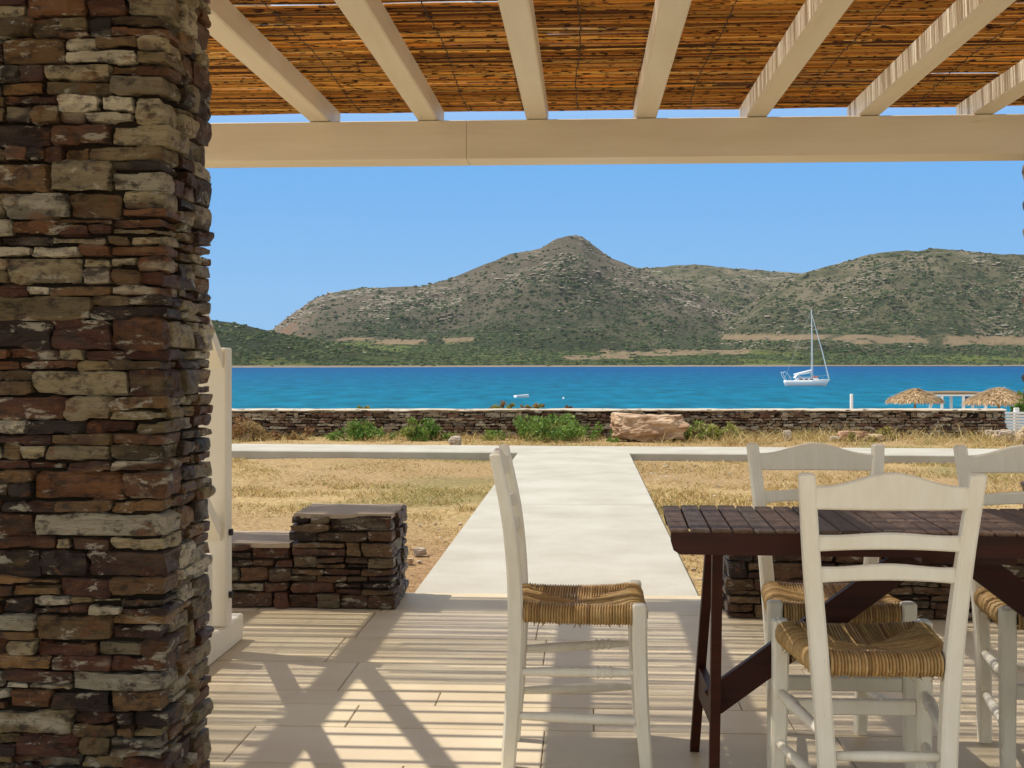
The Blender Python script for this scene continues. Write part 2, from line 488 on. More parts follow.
xs = np.concatenate([np.arange(-60,-9,3), np.arange(-9,11,.25), np.arange(11,62,3)])
ys = np.concatenate([np.arange(-12,5,1.), np.arange(5,24,.2), np.arange(24,141,3)])
XX, YY = np.meshgrid(xs, ys)
P = np.stack([XX.ravel(), YY.ravel(), np.zeros(XX.size)], 1)
n = fbm(P * np.array((.9,.9,1)), 4, 3)
n2 = fbm(P * np.array((.45,.45,1)) + 40, 3, 8)
Z = np.interp(P[:,1], GY, GZ) + (n - .5) * .05
straw = np.array((.52,.38,.17)); soil = np.array((.42,.285,.135)); green = np.array((.22,.21,.06)); sand = np.array((.55,.45,.30))
w = np.clip((n2 - .47) * 7, 0, 1)[:, None]
C = straw * (1 - w * .7) + soil * w * .7
gmask = (np.clip((fbm(P * .7 + 90, 3, 21) - .58) * 6, 0, 1) * (P[:,1] < 20))[:, None]
C = C * (1 - gmask * .6) + green * gmask * .6
near = (np.exp(-((P[:,0] + .75) / .5) ** 2 - ((P[:,1] - 7.2) / 1.6) ** 2))[:, None]     # bare red soil by the path
C = C * (1 - near * .7) + np.array((.30,.155,.075)) * near * .7
bm_ = (np.clip((P[:,1] - 24) / 6, 0, 1))[:, None]
C = C * (1 - bm_) + sand * bm_
g = MB(); g.grid(np.stack([P[:,0], P[:,1], Z], 1).reshape(*XX.shape, 3), C)
tag(g.build('ground', M['ground'], smooth=True), kind='structure')

g = MB(); g.grid(np.array([[(-4200,62,-3),(4200,62,-3)],[(-4200,4200,-3),(4200,4200,-3)]]))
tag(g.build('sea', M['sea']), kind='structure')

# hills: real relief, shore 0.9 to 1.4 km off, ridges 1.2 to 2.7 km off
px = np.arange(-260, 1300, 2.0)
DD = np.concatenate([np.linspace(760, 1500, 130), np.linspace(1506, 2350, 110), np.linspace(2360, 3300, 40)])
PX, D = np.meshgrid(px, DD)
wx = (FW.x + RT.x * (PX - 512) / F) * D
wy = (FW.y + RT.y * (PX - 512) / F) * D
Pw = np.stack([wx.ravel(), wy.ravel(), np.zeros(wx.size)], 1)
def nz2(scale, octv=4, seed=0, off=0): return fbm(Pw / scale + off, octv, seed).reshape(PX.shape)
shore_y = np.interp(PX, [-260, 233, 600, 1024, 1300], [369.5, 367.6, 366.7, 366.1, 366])
Ds = (HC + 3) * F / (shore_y - HOR) + (nz2(120, 3, 5) - .5) * 60
zp = np.where(D > Ds, -3 + np.clip(D - Ds, 0, 25) * .05 + np.clip(D - Ds - 25, 0, 900) * .036, -3 - (Ds - D) * .05)
zp = np.minimum(zp, 34)
canopy = np.clip((D - Ds - 25) / 40, 0, 1)
zp = zp + canopy * ((nz2(14, 2, 31) - .35) * 3.2 + (nz2(150, 3, 33) - .5) * 9)
def layer(pts, Dr, Db, pw, seed, fall=900, wob=160, rough=.24):
    xs_, ys_ = zip(*pts)
    yr = np.interp(PX, xs_, ys_)
    # small natural waviness on the outline
    Dr_ = Dr + (nz2(500, 2, seed + 3) - .5) * 120
    zr = HC + (HOR - yr) * Dr_ / F
    Db_ = Db + (nz2(260, 3, seed) - .5) * 2 * wob
    s = np.clip((D - Db_) / (Dr_ - Db_), 0, 1)
    zb = -14
    prof = s ** pw
    back = np.clip((D - Dr_) / fall, 0, 1)
    z = zb + (zr - zb) * prof * (1 - back ** 1.3)
    rid = 1 - np.abs(2 * nz2(190, 4, seed + 7) - 1)
    z = z + (rid - .75) * rough * np.maximum(zr - zb, 0) * s * (1 - s ** 3) * 3
    rid2 = 1 - np.abs(2 * nz2(75, 3, seed + 17) - 1)
    z = z + (rid2 - .75) * .07 * np.maximum(zr - zb, 0) * s * (1 - s ** 4)
    z = z + (nz2(45, 4, seed + 11) - .5) * .06 * np.maximum(zr, 0) * s
    return np.where(s > 0, z, -50), s
L1, s1 = layer([(225,362),(250,347),(270,332),(280,323),(300,309),(316,298),(330,292),(350,289),(380,287),(420,285),(450,279),(480,267),(510,255),(540,246),(555,237),(568,234),(582,236),(592,245),(610,257),(635,267),(680,285),(740,312),(800,335),(860,352),(880,362)], 2250, 1480, 1.15, 40)
L2, s2 = layer([(400,362),(520,320),(600,275),(635,267),(660,266),(700,265),(740,267),(770,271),(790,273),(830,277),(920,285),(1000,300),(1100,362)], 2700, 1900, 1.1, 60)
L3, s3 = layer([(610,362),(640,352),(690,338),(730,318),(760,297),(790,276),(810,270),(840,262),(870,254),(900,250),(940,249),(980,251),(1024,254),(1120,262),(1300,285)], 2050, 1420, 1.05, 80)
L4, s4 = layer([(-260,285),(0,300),(150,313),(210,320),(235,323),(270,331),(320,342),(370,349),(420,355),(470,363),(500,366)], 1180, 930, .9, 100, fall=400, wob=40, rough=.08)
Zs = np.stack([zp, L1, L2, L3, L4])
Zh = Zs.max(0); who = Zs.argmax(0)
# colours of the ground itself
def sst(a, b, x):
    t = np.clip((x - a) / (b - a), 0, 1); return t * t * (3 - 2 * t)
hs_ = Zs[1:].copy(); hs_[hs_ < -40] = -40
up = hs_.max(0) - zp                                   # height of the slopes over the coastal plain
sn = np.stack([s1, s2, s3, s4]); ss = np.take_along_axis(sn, hs_.argmax(0)[None], 0)[0]
on = sst(-3, 9, up)                                    # 0 on the plain, 1 on the slopes
isR = (hs_.argmax(0) == 2) | (hs_.argmax(0) == 1); isH = (hs_.argmax(0) == 3); isL = (hs_.argmax(0) == 0)
big = nz2(140, 4, 200); mid = nz2(45, 4, 210); fine = nz2(18, 3, 220)
ones = np.ones(PX.shape + (3,))
def mixc(a, b, t): return a * (1 - t[..., None]) + b * t[..., None]
m_low = mixc(np.array((.080,.090,.046)) * ones, np.array((.140,.132,.080)), np.clip((mid - .38) * 3, 0, 1))
m_hi = mixc(np.array((.140,.122,.084)) * ones, np.array((.21,.178,.13)), np.clip((mid - .35) * 2.4, 0, 1))
base_m = mixc(m_low, m_hi, sst(.15, .6, ss + (big - .5) * .5))
base_r = mixc(np.array((.140,.135,.072)) * ones, np.array((.29,.245,.165)), np.clip((mid - .40) * 3.2, 0, 1) * sst(.05, .45, ss + (big - .5) * .6))
base_p = mixc(np.array((.044,.062,.026)) * ones, np.array((.085,.085,.035)), np.clip((big - .50) * 5, 0, 1))
base_h = mixc(np.array((.036,.046,.018)) * ones, np.array((.095,.085,.042)), np.clip((mid - .54) * 5, 0, 1))
slope_c = np.where(isR[..., None], base_r, np.where(isH[..., None], base_h, base_m))
Chl = mixc(base_p, slope_c, on)
scrub = np.where(isH, .44, np.where(isR, .54 - ss * .25, .60 - ss * .45 + (big - .5) * .6))
scrub = .46 * (1 - on) + scrub * on
rock_a = on * sst(.35, .75, ss) * np.where(isR, .85, np.where(isH, 0, 1.0)) * np.clip((big - .36) * 5, 0, 1)
rock_a = np.maximum(rock_a, on * isR * np.clip((nz2(70, 3, 240) - .5) * 6, 0, 1) * .9)
iy = HOR - (Zh - HC) * F / D            # where a spot of land lies along the slope, used to lay out fields
def field(x0, x1, y0, y1, sl=0.0, wob=2.0):
    yy = iy - sl * (PX - x0) + (nz2(70, 3, 300) - .5) * wob * 2
    xx = PX + (nz2(50, 3, 310) - .5) * 26
    return np.clip((xx - x0) / 6, 0, 1) * np.clip((x1 - xx) / 6, 0, 1) * np.clip((yy - y0) / 1.2, 0, 1) * np.clip((y1 - yy) / 1.2, 0, 1)
fl = np.zeros(PX.shape)
for a in [(338,375,337.5,341.5), (372,436,338.5,345,-.01), (445,480,337.5,342.5,-.06), (600,755,351,358,-.015), (560,640,355,359.5), (718,1030,333.5,340,.006,1.2), (850,1030,339,344,.004), (1030,1300,334,342)]:
    fl = np.maximum(fl, field(*a))
fl = fl * (~(isH & (on > .5))) * np.clip((fine - .28) * 8, 0, 1)
Chl = mixc(Chl, np.array((.34,.255,.155)), np.clip(fl * 1.3, 0, 1))
scrub = scrub - fl * .55
rock_a = rock_a * (1 - fl)
grn = np.clip((nz2(60, 3, 260) - .53) * 9, 0, 1) * (1 - on) * (1 - fl)
Chl = mixc(Chl, np.array((.16,.20,.045)), grn * .9); scrub = scrub - grn * .4
beach = np.clip(1 - np.abs(D - Ds - 12) / 20, 0, 1)
Chl = mixc(Chl, np.array((.42,.35,.26)), np.clip(beach * 2, 0, 1)); scrub = scrub - beach * 3
cliff = isL * on * np.clip((318 - PX) / 30, 0, 1) * np.clip((fine - .38) * 5, 0, 1) * np.clip((PX - 255) / 12, 0, 1)
Chl = mixc(Chl, np.array((.30,.17,.10)), cliff * .8); scrub = scrub - cliff
g = MB(); g.grid(np.stack([wx, wy, Zh], -1), Chl)
ho = g.build('hills', M['hill'], smooth=True)
at = ho.data.attributes.new('scrub', 'FLOAT', 'POINT'); at.data.foreach_set('value', scrub.ravel().astype(np.float32))
at = ho.data.attributes.new('outcrop', 'FLOAT', 'POINT'); at.data.foreach_set('value', rock_a.ravel().astype(np.float32))
tag(ho, kind='structure')
# scrub and broken rock on the far shore: too many to count, one object each
def far_cover(name, label, mat, n_, prob, smin, smax, flat, cols, seed):
    rng = np.random.default_rng(seed)
    ii = rng.choice(prob.size, n_, p=(prob / prob.sum()).ravel())
    base = np.stack([wx.ravel()[ii], wy.ravel()[ii], Zh.ravel()[ii]], 1)
    base[:, :2] += rng.uniform(-4, 4, (n_, 2))
    t_ = (1 + 5 ** .5) / 2
    ico = np.array([(-1,t_,0),(1,t_,0),(-1,-t_,0),(1,-t_,0),(0,-1,t_),(0,1,t_),(0,-1,-t_),(0,1,-t_),(t_,0,-1),(t_,0,1),(-t_,0,-1),(-t_,0,1)]) / 1.9
    tri = np.array([(0,11,5),(0,5,1),(0,1,7),(0,7,10),(0,10,11),(1,5,9),(5,11,4),(11,10,2),(10,7,6),(7,1,8),(3,9,4),(3,4,2),(3,2,6),(3,6,8),(3,8,9),(4,9,5),(2,4,11),(6,2,10),(8,6,7),(9,8,1)])
    sz = rng.uniform(smin, smax, n_) * (base[:, 1] / 1300) ** .6
    V = ico[None] * (1 + rng.uniform(-.3, .3, (n_, 12, 1))) * sz[:, None, None] * .5
    V[..., 0] *= rng.uniform(.8, 1.5, (n_, 1)); V[..., 2] *= flat
    V = V + base[:, None]
    Fq = (tri[None] + (np.arange(n_) * 12)[:, None, None]).reshape(-1, 3)
    cc = np.asarray(cols)[rng.integers(0, len(cols), n_)] * rng.uniform(.75, 1.25, n_)[:, None]
    g = MB(); g.add(V.reshape(-1, 3), [tuple(x) for x in Fq.tolist()], np.repeat(cc, 12, 0))
    tag(g.build(name, mat), label, name.replace('_', ' '), kind='stuff')
M['far_scrub'] = material('far_scrub', (1,1,1), .95, attr=True, spec=.1)
cell_w = (D * 2 / F) * np.gradient(DD)[:, None]
seen = np.clip(np.gradient(HOR - iy, axis=0) * 3, .02, 1.0)      # keep cover off the far sides of the ridges
okm = (D > Ds + 14) & (PX > -120) & (PX < 1200)
dens = np.clip(scrub * (1 - .45 * sst(.5, .95, ss) * on) + .30 * (1 - on) + (fine - .5) * 1.4 + (mid - .5) * .8, 0.02, 1) * np.where(fl > .25, .02, 1) * np.where(grn > .4, .22, 1) * okm * seen
far_cover('hillside_scrub', 'dark green scrub dotted over the hills across the water', M['far_scrub'], 36000, dens, 1.6, 4.6, .75, [(.034,.062,.022),(.048,.078,.028),(.070,.095,.036),(.095,.110,.048)], 5)
dens2 = np.clip(rock_a + (fine - .55) * 2, 0, 1) ** 2 * on * sst(.12, .4, ss) * okm * seen + 1e-9
far_cover('rock_outcrop', 'pale broken rock outcrops on the upper slopes of the hills', M['far_scrub'], 4200, dens2, 1.6, 5.5, .35, [(.36,.31,.245),(.28,.235,.18),(.42,.37,.30)], 6)

# thin sea air: far hills lighten a little
hz = bpy.data.materials.new('sea_air'); hz.use_nodes = True
hz.node_tree.nodes.remove(hz.node_tree.nodes['Principled BSDF'])
pv = hz.node_tree.nodes.new('ShaderNodeVolumePrincipled')
pv.inputs['Color'].default_value = (.86, .92, 1.0, 1); pv.inputs['Density'].default_value = 0.000035; pv.inputs['Anisotropy'].default_value = .2
hz.node_tree.links.new(pv.outputs[0], hz.node_tree.nodes['Material Output'].inputs['Volume'])
g = MB(); g.box((-4400,-400,-8), (4400,4400,260))
tag(g.build('haze', hz), 'thin pale sea haze over the bay', 'haze', kind='stuff')

# ------------------------------------------------------------------ terrace floor and path
g = MB(); g.box((-7,-4,-.4), (7,6.03,-.007))
tag(g.build('terrace_base', M['grout']), kind='structure')
rows = [-4,-3.5,-3.1,-2.6,-2.2,-1.7,-1.3,-.8,-.4,.1,.5,.9,1.3,1.7,2.1,2.5,2.9,3.15,3.45,3.80,4.05,4.22,4.62,5.04,5.56,6.03]
g = MB(); rr = random.Random(3)
for y0, y1 in zip(rows[:-1], rows[1:]):
    x = -7 + rr.random() * .3
    while x < 7:
        wd = rr.uniform(.5, 1.05)
        x1 = min(x + wd, 7.0)
        t = rr.uniform(-1, 1)
        c = np.array((.60 + .04 * t, .505 + .04 * t, .35 + .035 * t + rr.uniform(-.015, .015)))
        q = .0014; b = .0025; e = rr.uniform(-.0008, .0008)
        v = [(x+q,y0+q,-.012),(x1-q,y0+q,-.012),(x1-q,y1-q,-.012),(x+q,y1-q,-.012),
             (x+q,y0+q,-.003),(x1-q,y0+q,-.003),(x1-q,y1-q,-.003),(x+q,y1-q,-.003),
             (x+q+b,y0+q+b,e),(x1-q-b,y0+q+b,e),(x1-q-b,y1-q-b,e),(x+q+b,y1-q-b,e)]
        f = [(0,1,5,4),(1,2,6,5),(2,3,7,6),(3,0,4,7),(4,5,9,8),(5,6,10,9),(6,7,11,10),(7,4,8,11),(8,9,10,11)]
        g.add(v, f, c)
        x = x1
tag(g.build('terrace_floor', M['tile']), kind='structure')

g = MB()
PXL, PXR = -.835, .55
g.box((PXL,6.034,-.3), (PXR,9.87,-.004), bev=.008)
g.box((PXL,9.878,-.3), (PXR,15.6,-.004), bev=.008)
Mx = Matrix.Translation((-.13,16.1,0)) @ Matrix.Rotation(R(-2.2), 4, 'Z')
g.box((-25,-.62,-.3), (25,.62,-.001), bev=.012, M=Mx)
tag(g.build('path', M['concrete']), kind='structure')

# ------------------------------------------------------------------ dry-stone masonry
PAL = [((.105,.032,.013),3.0),((.195,.078,.024),2.6),((.30,.160,.055),2.0),((.31,.225,.10),1.8),((.47,.375,.215),2.0),((.74,.65,.47),2.4),((.032,.014,.007),2.8),((.18,.110,.040),2.0)]
PALB = [((.15,.055,.024),3),((.21,.100,.040),3),((.28,.165,.070),2),((.28,.21,.115),1.5),((.06,.028,.018),1.7),((.38,.31,.20),.8)]
def pick(rr, pal=PAL):
    t = rr.random() * sum(w for _, w in pal)
    for c, w in pal:
        t -= w
        if t <= 0: return np.array(c)
    return np.array(pal[0][0])

_grid_cache = {}
def cube_grid(nx, ny, nz):
    k = (nx, ny, nz)
    if k in _grid_cache: return _grid_cache[k]
    idx = {}; V = []; Fq = []
    def vid(i, j, l):
        if (i,j,l) not in idx:
            idx[(i,j,l)] = len(V); V.append((2*i/nx-1, 2*j/ny-1, 2*l/nz-1))
        return idx[(i,j,l)]
    for i in range(nx):
        for j in range(ny):
            Fq.append((vid(i,j,0),vid(i,j+1,0),vid(i+1,j+1,0),vid(i+1,j,0)))
            Fq.append((vid(i,j,nz),vid(i+1,j,nz),vid(i+1,j+1,nz),vid(i,j+1,nz)))
    for i in range(nx):
        for l in range(nz):
            Fq.append((vid(i,0,l),vid(i+1,0,l),vid(i+1,0,l+1),vid(i,0,l+1)))
            Fq.append((vid(i,ny,l),vid(i,ny,l+1),vid(i+1,ny,l+1),vid(i+1,ny,l)))
    for j in range(ny):
        for l in range(nz):
            Fq.append((vid(0,j,l),vid(0,j,l+1),vid(0,j+1,l+1),vid(0,j+1,l)))
            Fq.append((vid(nx,j,l),vid(nx,j+1,l),vid(nx,j+1,l+1),vid(nx,j,l+1)))
    _grid_cache[k] = (np.array(V), Fq)
    return _grid_cache[k]

def stone(mb, lo, hi, rr, cell=.02, rough=.008, pal=PAL, lum=1.0):
    lo = np.array(lo, float); hi = np.array(hi, float)
    sz = hi - lo
    nn = [int(min(18, max(2, round(s / cell)))) for s in sz]
    V, Fq = cube_grid(*nn)
    half = sz / 2; ctr = (lo + hi) / 2
    p = V.copy()
    # rounded arris: pull verts on edges/corners in
    rad = min(.006, sz.min() * .16)
    q = p * half
    inner = np.clip(q, -(half - rad), half - rad)
    d = q - inner
    ln = np.linalg.norm(d, axis=1)
    q = inner + d / np.maximum(ln, 1e-9)[:, None] * np.minimum(ln, rad)[:, None]
    seed = rr.randrange(1 << 16)
    off = np.array([rr.uniform(0, 90) for _ in range(3)])
    nrm = d / np.maximum(ln, 1e-9)[:, None]
    hgt = fbm((q * np.array((1,1,2.0))) / .05 + off, 3, seed)
    cleft = np.floor(vnoise(q * np.array((10,10,38.)) + off, seed + 5) * 4) / 4    # stepped breaks along the bedding
    dis = (hgt - .5) * 1.3 * rough + (cleft - .4) * rough * 2.2
    q = q + nrm * dis[:, None]
    for _ in range(9):
        nk = np.array([rr.gauss(0, 1), rr.gauss(0, 1), rr.gauss(0, 1)]) / half
        nk /= np.linalg.norm(nk)
        sup = np.abs(nk) @ half
        lim = sup * rr.uniform(.86, .99)
        ov = q @ nk - lim
        q = q - nk * np.clip(ov, 0, None)[:, None]
    for ax in range(2):      # slightly tilted, split faces
        sg = 1 if ax == 0 else -1
        tl = np.array([rr.uniform(-.10, .10), 0, rr.uniform(-.16, .16)]) if sz[1] >= 0 else 0
        q[:, 1] += np.where(q[:, 1] * sg > half[1] * .6, (q @ tl) * .5, 0)
    # skew: stones are never true rectangles
    sk = np.array([[1, 0, rr.uniform(-.12,.12)],[0,1,rr.uniform(-.06,.06)],[rr.uniform(-.035,.035)*min(1, .1/ max(sz[0],.05)), rr.uniform(-.02,.02), 1]])
    q = q @ sk.T
    c = pick(rr, pal) * lum * rr.uniform(.6, 1.35)
    c2 = pick(rr, pal) * lum
    t = np.clip((fbm(q * np.array((14,14,40.)) + off + 7, 3, seed + 9) - .52) * 7, 0, 1)[:, None] * rr.uniform(.2,.9)
    mb.add(q + ctr, Fq, c * (1 - t) + c2 * t)

def masonry(mb, x0, x1, y0, y1, z0, z1, rr, hmin=.035, hmax=.10, lmin=.07, lmax=.30, dep=.12, gap=.007, prot=.012, cell=.02, rough=.008, pal=PAL,
            sides=('f','b','l','r'), lum=lambda z: 1.0):
    """courses of single stones round a rectangular block"""
    z = z0; k = 0
    while z < z1 - .004:
        h = rr.uniform(hmin, hmax)
        if z + h > z1 - hmin: h = z1 - z
        own = k % 2
        dc = {s: rr.uniform(dep, dep * 1.7) for s in ('fl','fr','bl','br')}
        def run(a, b, put):
            t = a
            while t < b - .01:
                l = rr.uniform(lmin, lmax) * (.7 if h < .045 else 1) * (1.25 if rr.random() < .2 else 1)
                if t + l > b - lmin: l = b - t
                parts = [(z, z + h)]
                if h > hmin * 1.75 and rr.random() < .38:
                    m = z + h * rr.uniform(.35, .65); parts = [(z, m), (m, z + h)]
                for (a0, a1) in parts:
                    if len(parts) == 2 and l > lmin * 2.2 and rr.random() < .5:
                        m = t + l * rr.uniform(.35, .65); segs = [(t, m), (m, t + l)]
                    else: segs = [(t, t + l)]
                    for (s0, s1) in segs:
                        g_ = gap * rr.uniform(.3, 1.2)
                        put(s0 + g_/2, s1 - g_/2, a0 + g_/2, a1 - g_/2)
                t += l
        D_ = dep
        def pr(): return rr.uniform(-prot, prot * .9)
        if 'f' in sides:
            a, b = (x0, x1) if own else (x0 + dc['fl'] * .0 + (D_ if 'l' in sides else 0), x1 - (D_ if 'r' in sides else 0))
            run(a, b, lambda s0, s1, a0, a1: stone(mb, (s0 - (pr() if abs(s0 - x0) < .02 else 0), y0 - pr(), a0), (s1 + (pr() if abs(s1 - x1) < .02 else 0), y0 + D_, a1), rr, cell, rough, pal, lum(a0)))
        if 'b' in sides:
            a, b = (x0, x1) if own else (x0 + (D_ if 'l' in sides else 0), x1 - (D_ if 'r' in sides else 0))
            run(a, b, lambda s0, s1, a0, a1: stone(mb, (s0, y1 - D_, a0), (s1, y1 + pr(), a1), rr, cell * 1.5, rough, pal, lum(a0)))
        ya, yb = ((y0 + (D_ if 'f' in sides else 0)), (y1 - (D_ if 'b' in sides else 0))) if own else (y0, y1)
        if 'r' in sides:
            run(ya, yb, lambda s0, s1, a0, a1: stone(mb, (x1 - D_, s0 - (pr() if abs(s0 - y0) < .02 else 0), a0), (x1 + pr(), s1, a1), rr, cell, rough, pal, lum(a0)))
        if 'l' in sides:
            run(ya, yb, lambda s0, s1, a0, a1: stone(mb, (x0 - pr(), s0 - (pr() if abs(s0 - y0) < .02 else 0), a0), (x0 + D_, s1, a1), rr, cell * 1.4, rough, pal, lum(a0)))
        z += h; k += 1

rr = random.Random(21)
BEAM_Z0, BEAM_Z1 = 2.09, 2.275
# large pillar at left
pil = thing('stone_pillar', 'massive dry-stone pillar of dark schist filling the left side', 'pillar', (-1.289,3.085,0))
hx, hy = .297, .185
g = MB(); masonry(g, -hx, hx, -hy, hy, .002, BEAM_Z0, rr, hmin=.022, hmax=.075, lmin=.05, lmax=.23, dep=.13, cell=.0085, rough=.0085, gap=.004, prot=.010)
g.build('masonry', M['stone'], pil)
g = MB(); g.box((-hx+.030,-hy+.030,.003), (hx-.026,hy-.026,BEAM_Z0-.005)); g.build('core', M['core'], pil)
# pillar at right, at the frame edge
pil2 = thing('stone_pillar', 'stone pillar at the right end of the white beam, only its edge in view', 'pillar', (2.360,6.05,0))
g = MB(); masonry(g, -.225, .225, -.2, .2, .002, BEAM_Z0, rr, hmin=.04, hmax=.10, dep=.13, cell=.025, rough=.012, prot=.014); g.build('masonry', M['stone'], pil2)
g = MB(); g.box((-.195,-.17,.003), (.195,.17,BEAM_Z0-.005)); g.build('core', M['core'], pil2)

# low end walls at the terrace edge
def end_wall(label, xt0, xt1, xl0, xl1, y0, y1, zt, zl):
    w = thing('low_stone_wall', label, 'low wall', ((xt0+xt1)/2, (y0+y1)/2, 0), group='low stone walls at the terrace edge')
    ox, oy = (xt0+xt1)/2, (y0+y1)/2
    g = MB()
    masonry(g, xt0-ox, xt1-ox, y0-oy, y1-oy, .002, zt-.003, rr, hmin=.03, hmax=.075, lmin=.07, lmax=.26, dep=.12, cell=.022, rough=.008, pal=PALB, lum=lambda z: .85)
    sd = ('f','b','l') if xl0 < xt0 else ('f','b','r')
    masonry(g, xl0-ox, xl1-ox, y0-oy+.004, y1-oy-.004, .002, zl-.003, rr, hmin=.03, hmax=.075, lmin=.07, lmax=.28, dep=.12, cell=.022, rough=.009, sides=sd, pal=PALB, lum=lambda z: .95)
    g.build('masonry', M['stone'], w)
    g = MB()
    g.box((xt0-ox+.03,y0-oy+.03,.003), (xt1-ox-.03,y1-oy-.03,zt-.03)); g.box((min(xl0,xl1)-ox+.03,y0-oy+.034,.004), (xl1-ox-.03,y1-oy-.034,zl-.03))
    g.build('core', M['core'], w)
    g = MB()
    def cop(a, b, z):
        n_, m_ = 22, 14
        u = np.linspace(a, b, n_); v = np.linspace(y0-oy+.012, y1-oy-.012, m_)
        U, V_ = np.meshgrid(u, v)
        zz = z + (fbm(np.stack([U.ravel()*9, V_.ravel()*9, 0*U.ravel()], 1), 3, 5).reshape(U.shape) - .5) * .012
        T = np.stack([U, V_, zz], -1)
        Bm = T.copy(); Bm[..., 2] = z - .02
        g.grid(T); 
        for e_t, e_b in ((T[0], Bm[0]), (T[-1][::-1], Bm[-1][::-1]), (T[:,0][::-1], Bm[:,0][::-1]), (T[:,-1], Bm[:,-1])):
            g.grid(np.stack([e_b, e_t]))
    cop(xt0-ox+.014, xt1-ox-.014, zt); cop(min(xl0,xl1)-ox+.006, max(xl0,xl1)-ox-.006, zl)
    g.build('coping', M['coping'], w)
    return w
end_wall('low L-shaped stepped stone wall left of the concrete path', -1.335, -.86, -3.2, -1.335, 5.60, 6.03, .43, .295)
end_wall('low stone wall in the shade behind the dark table', .615, 1.09, 1.09, 3.0, 5.50, 5.93, .43, .295)

# long garden wall before the sea
sw = thing('garden_wall', 'long low dry-stone wall with pale mortar top between garden and sea', 'wall', (-.3,20.5,-.16), R(3.2))
g = MB()
WPAL = [((.22,.11,.07),2.2),((.37,.24,.145),2.2),((.50,.39,.27),2.4),((.62,.53,.40),2.2),((.10,.055,.035),1.0)]
masonry(g, -15, 7.2, 0, .4, 0, .50, rr, hmin=.035, hmax=.085, lmin=.07, lmax=.24, lum=lambda z: 1.2, dep=.13, cell=.045, rough=.022, gap=.008, prot=.022, pal=WPAL, sides=('f','r'))
g.build('masonry', M['stone'], sw)
g = MB(); g.box((-15,.03,-.2), (7.17,.40,.47)); g.build('core', M['core'], sw)
g = MB()
u = np.arange(-15, 7.21, .06); prof = [(-.012,.475),(-.02,.49),(.03,.505),(.2,.51),(.38,.50),(.41,.47)]
rings = np.array([[(x, a, b) for a, b in prof] for x in u])
nn_ = fbm(rings.reshape(-1,3) * np.array((3,3,3)), 3, 71).reshape(rings.shape[:2])
rings[..., 2] += (nn_ - .5) * .035; rings[..., 1] += (nn_ - .5) * .03
g.grid(rings); g.build('coping', M['wall_cap'], sw)

# ------------------------------------------------------------------ pergola
perg = thing('pergola', 'cream timber pergola with rafters under a reed mat roof', 'pergola', (0,0,0))
BY0, BY1 = 5.945, 6.157
g = MB(); g.box((-2.6,BY0,BEAM_Z0), (-.566,BY1,BEAM_Z1), bev=.003); g.box((-.565,BY0+.001,BEAM_Z0), (2.62,BY1,BEAM_Z1), bev=.003)
g.build('beam', M['beam'], perg)
g = MB(); g.box((-3.2,3.0,BEAM_Z0+.003), (3.2,3.17,BEAM_Z1), bev=.008); g.build('beam', M['beam'], perg)
RX = [-2.75, -2.11] + [(-1.45 + .593 * i) * .882 for i in range(0, 8)]
for i, x in enumerate(RX):
    g = MB(); a = .05
    n_ = 24
    ysr = np.linspace(1.45, 6.22, n_)
    rings = []
    for j, y in enumerate(ysr):
        dx = math.sin(y * .8 + i) * .003; z0 = BEAM_Z1 + .003; z1 = 2.372; b = .006
        rings.append([(x-a+dx+b,y,z0),(x+a+dx-b,y,z0),(x+a+dx,y,z0+b),(x+a+dx,y,z1),(x-a+dx,y,z1),(x-a+dx,y,z0+b)])
    g.sweep(rings); g.build('rafter', M['rafter'], perg)
# reed mat: single reeds, laid across the rafters; a slatted opening over the left bay
OX0, OX1, OY0, OY1 = -2.12, -1.28, 2.5, 4.65
g = MB(); rr2 = random.Random(5)
y = 1.5; sparse = False
REED = [((.76,.43,.095),3),((.64,.33,.062),3),((.48,.22,.040),2),((.82,.56,.18),1.2),((.18,.07,.016),1.9)]
cover = 0
while y < 6.27:
    x = -3.1 + rr2.random() * .4
    while x < 3.1:
        l = rr2.uniform(.7, 2.4); x1 = min(x + l, 3.15)
        r = rr2.uniform(.0038, .0056)
        segs = [(x, x1)]
        if OY0 < y < OY1:
            segs = [q for q in ((x, min(x1, OX0)), (max(x, OX1), x1)) if q[1] - q[0] > .05]
        if not sparse and rr2.random() < .13: segs = []
        zc0 = 2.379 + rr2.uniform(-.003, .005); ty = rr2.uniform(-.004, .004)
        for deck in range(2 if sparse else 1):          # thin courses are laid two reeds deep
            c0 = pick(rr2, REED) * rr2.uniform(.8, 1.15); zc = zc0 + deck * r * 1.9; yd = y + deck * r * 1.9 * .137
            for (p0, p1) in segs:
                n_ = max(3, int((p1 - p0) / .15)); k = np.linspace(0, 1, n_)
                bx = p0 + (p1 - p0) * k
                pts = np.stack([bx, yd + ty * (k - .5) * 2 + .002 * np.sin(bx * 5 + y * 40), zc + .002 * np.sin(bx * 7 + y * 30)], 1)
                g.tube(pts, r, 5, c0, cap=False)
        x = x1 - rr2.uniform(0, .02)
    dens = vnoise(np.array([[y * 13.0, .5, .5]]), 4)[0] + .35 * math.sin(y * 57)
    sparse = dens >= .56
    y += rr2.uniform(.0135, .0185) if sparse else rr2.uniform(.0085, .0105)
g.build('reed_mat', M['reed'], perg, smooth=True)
g = MB()
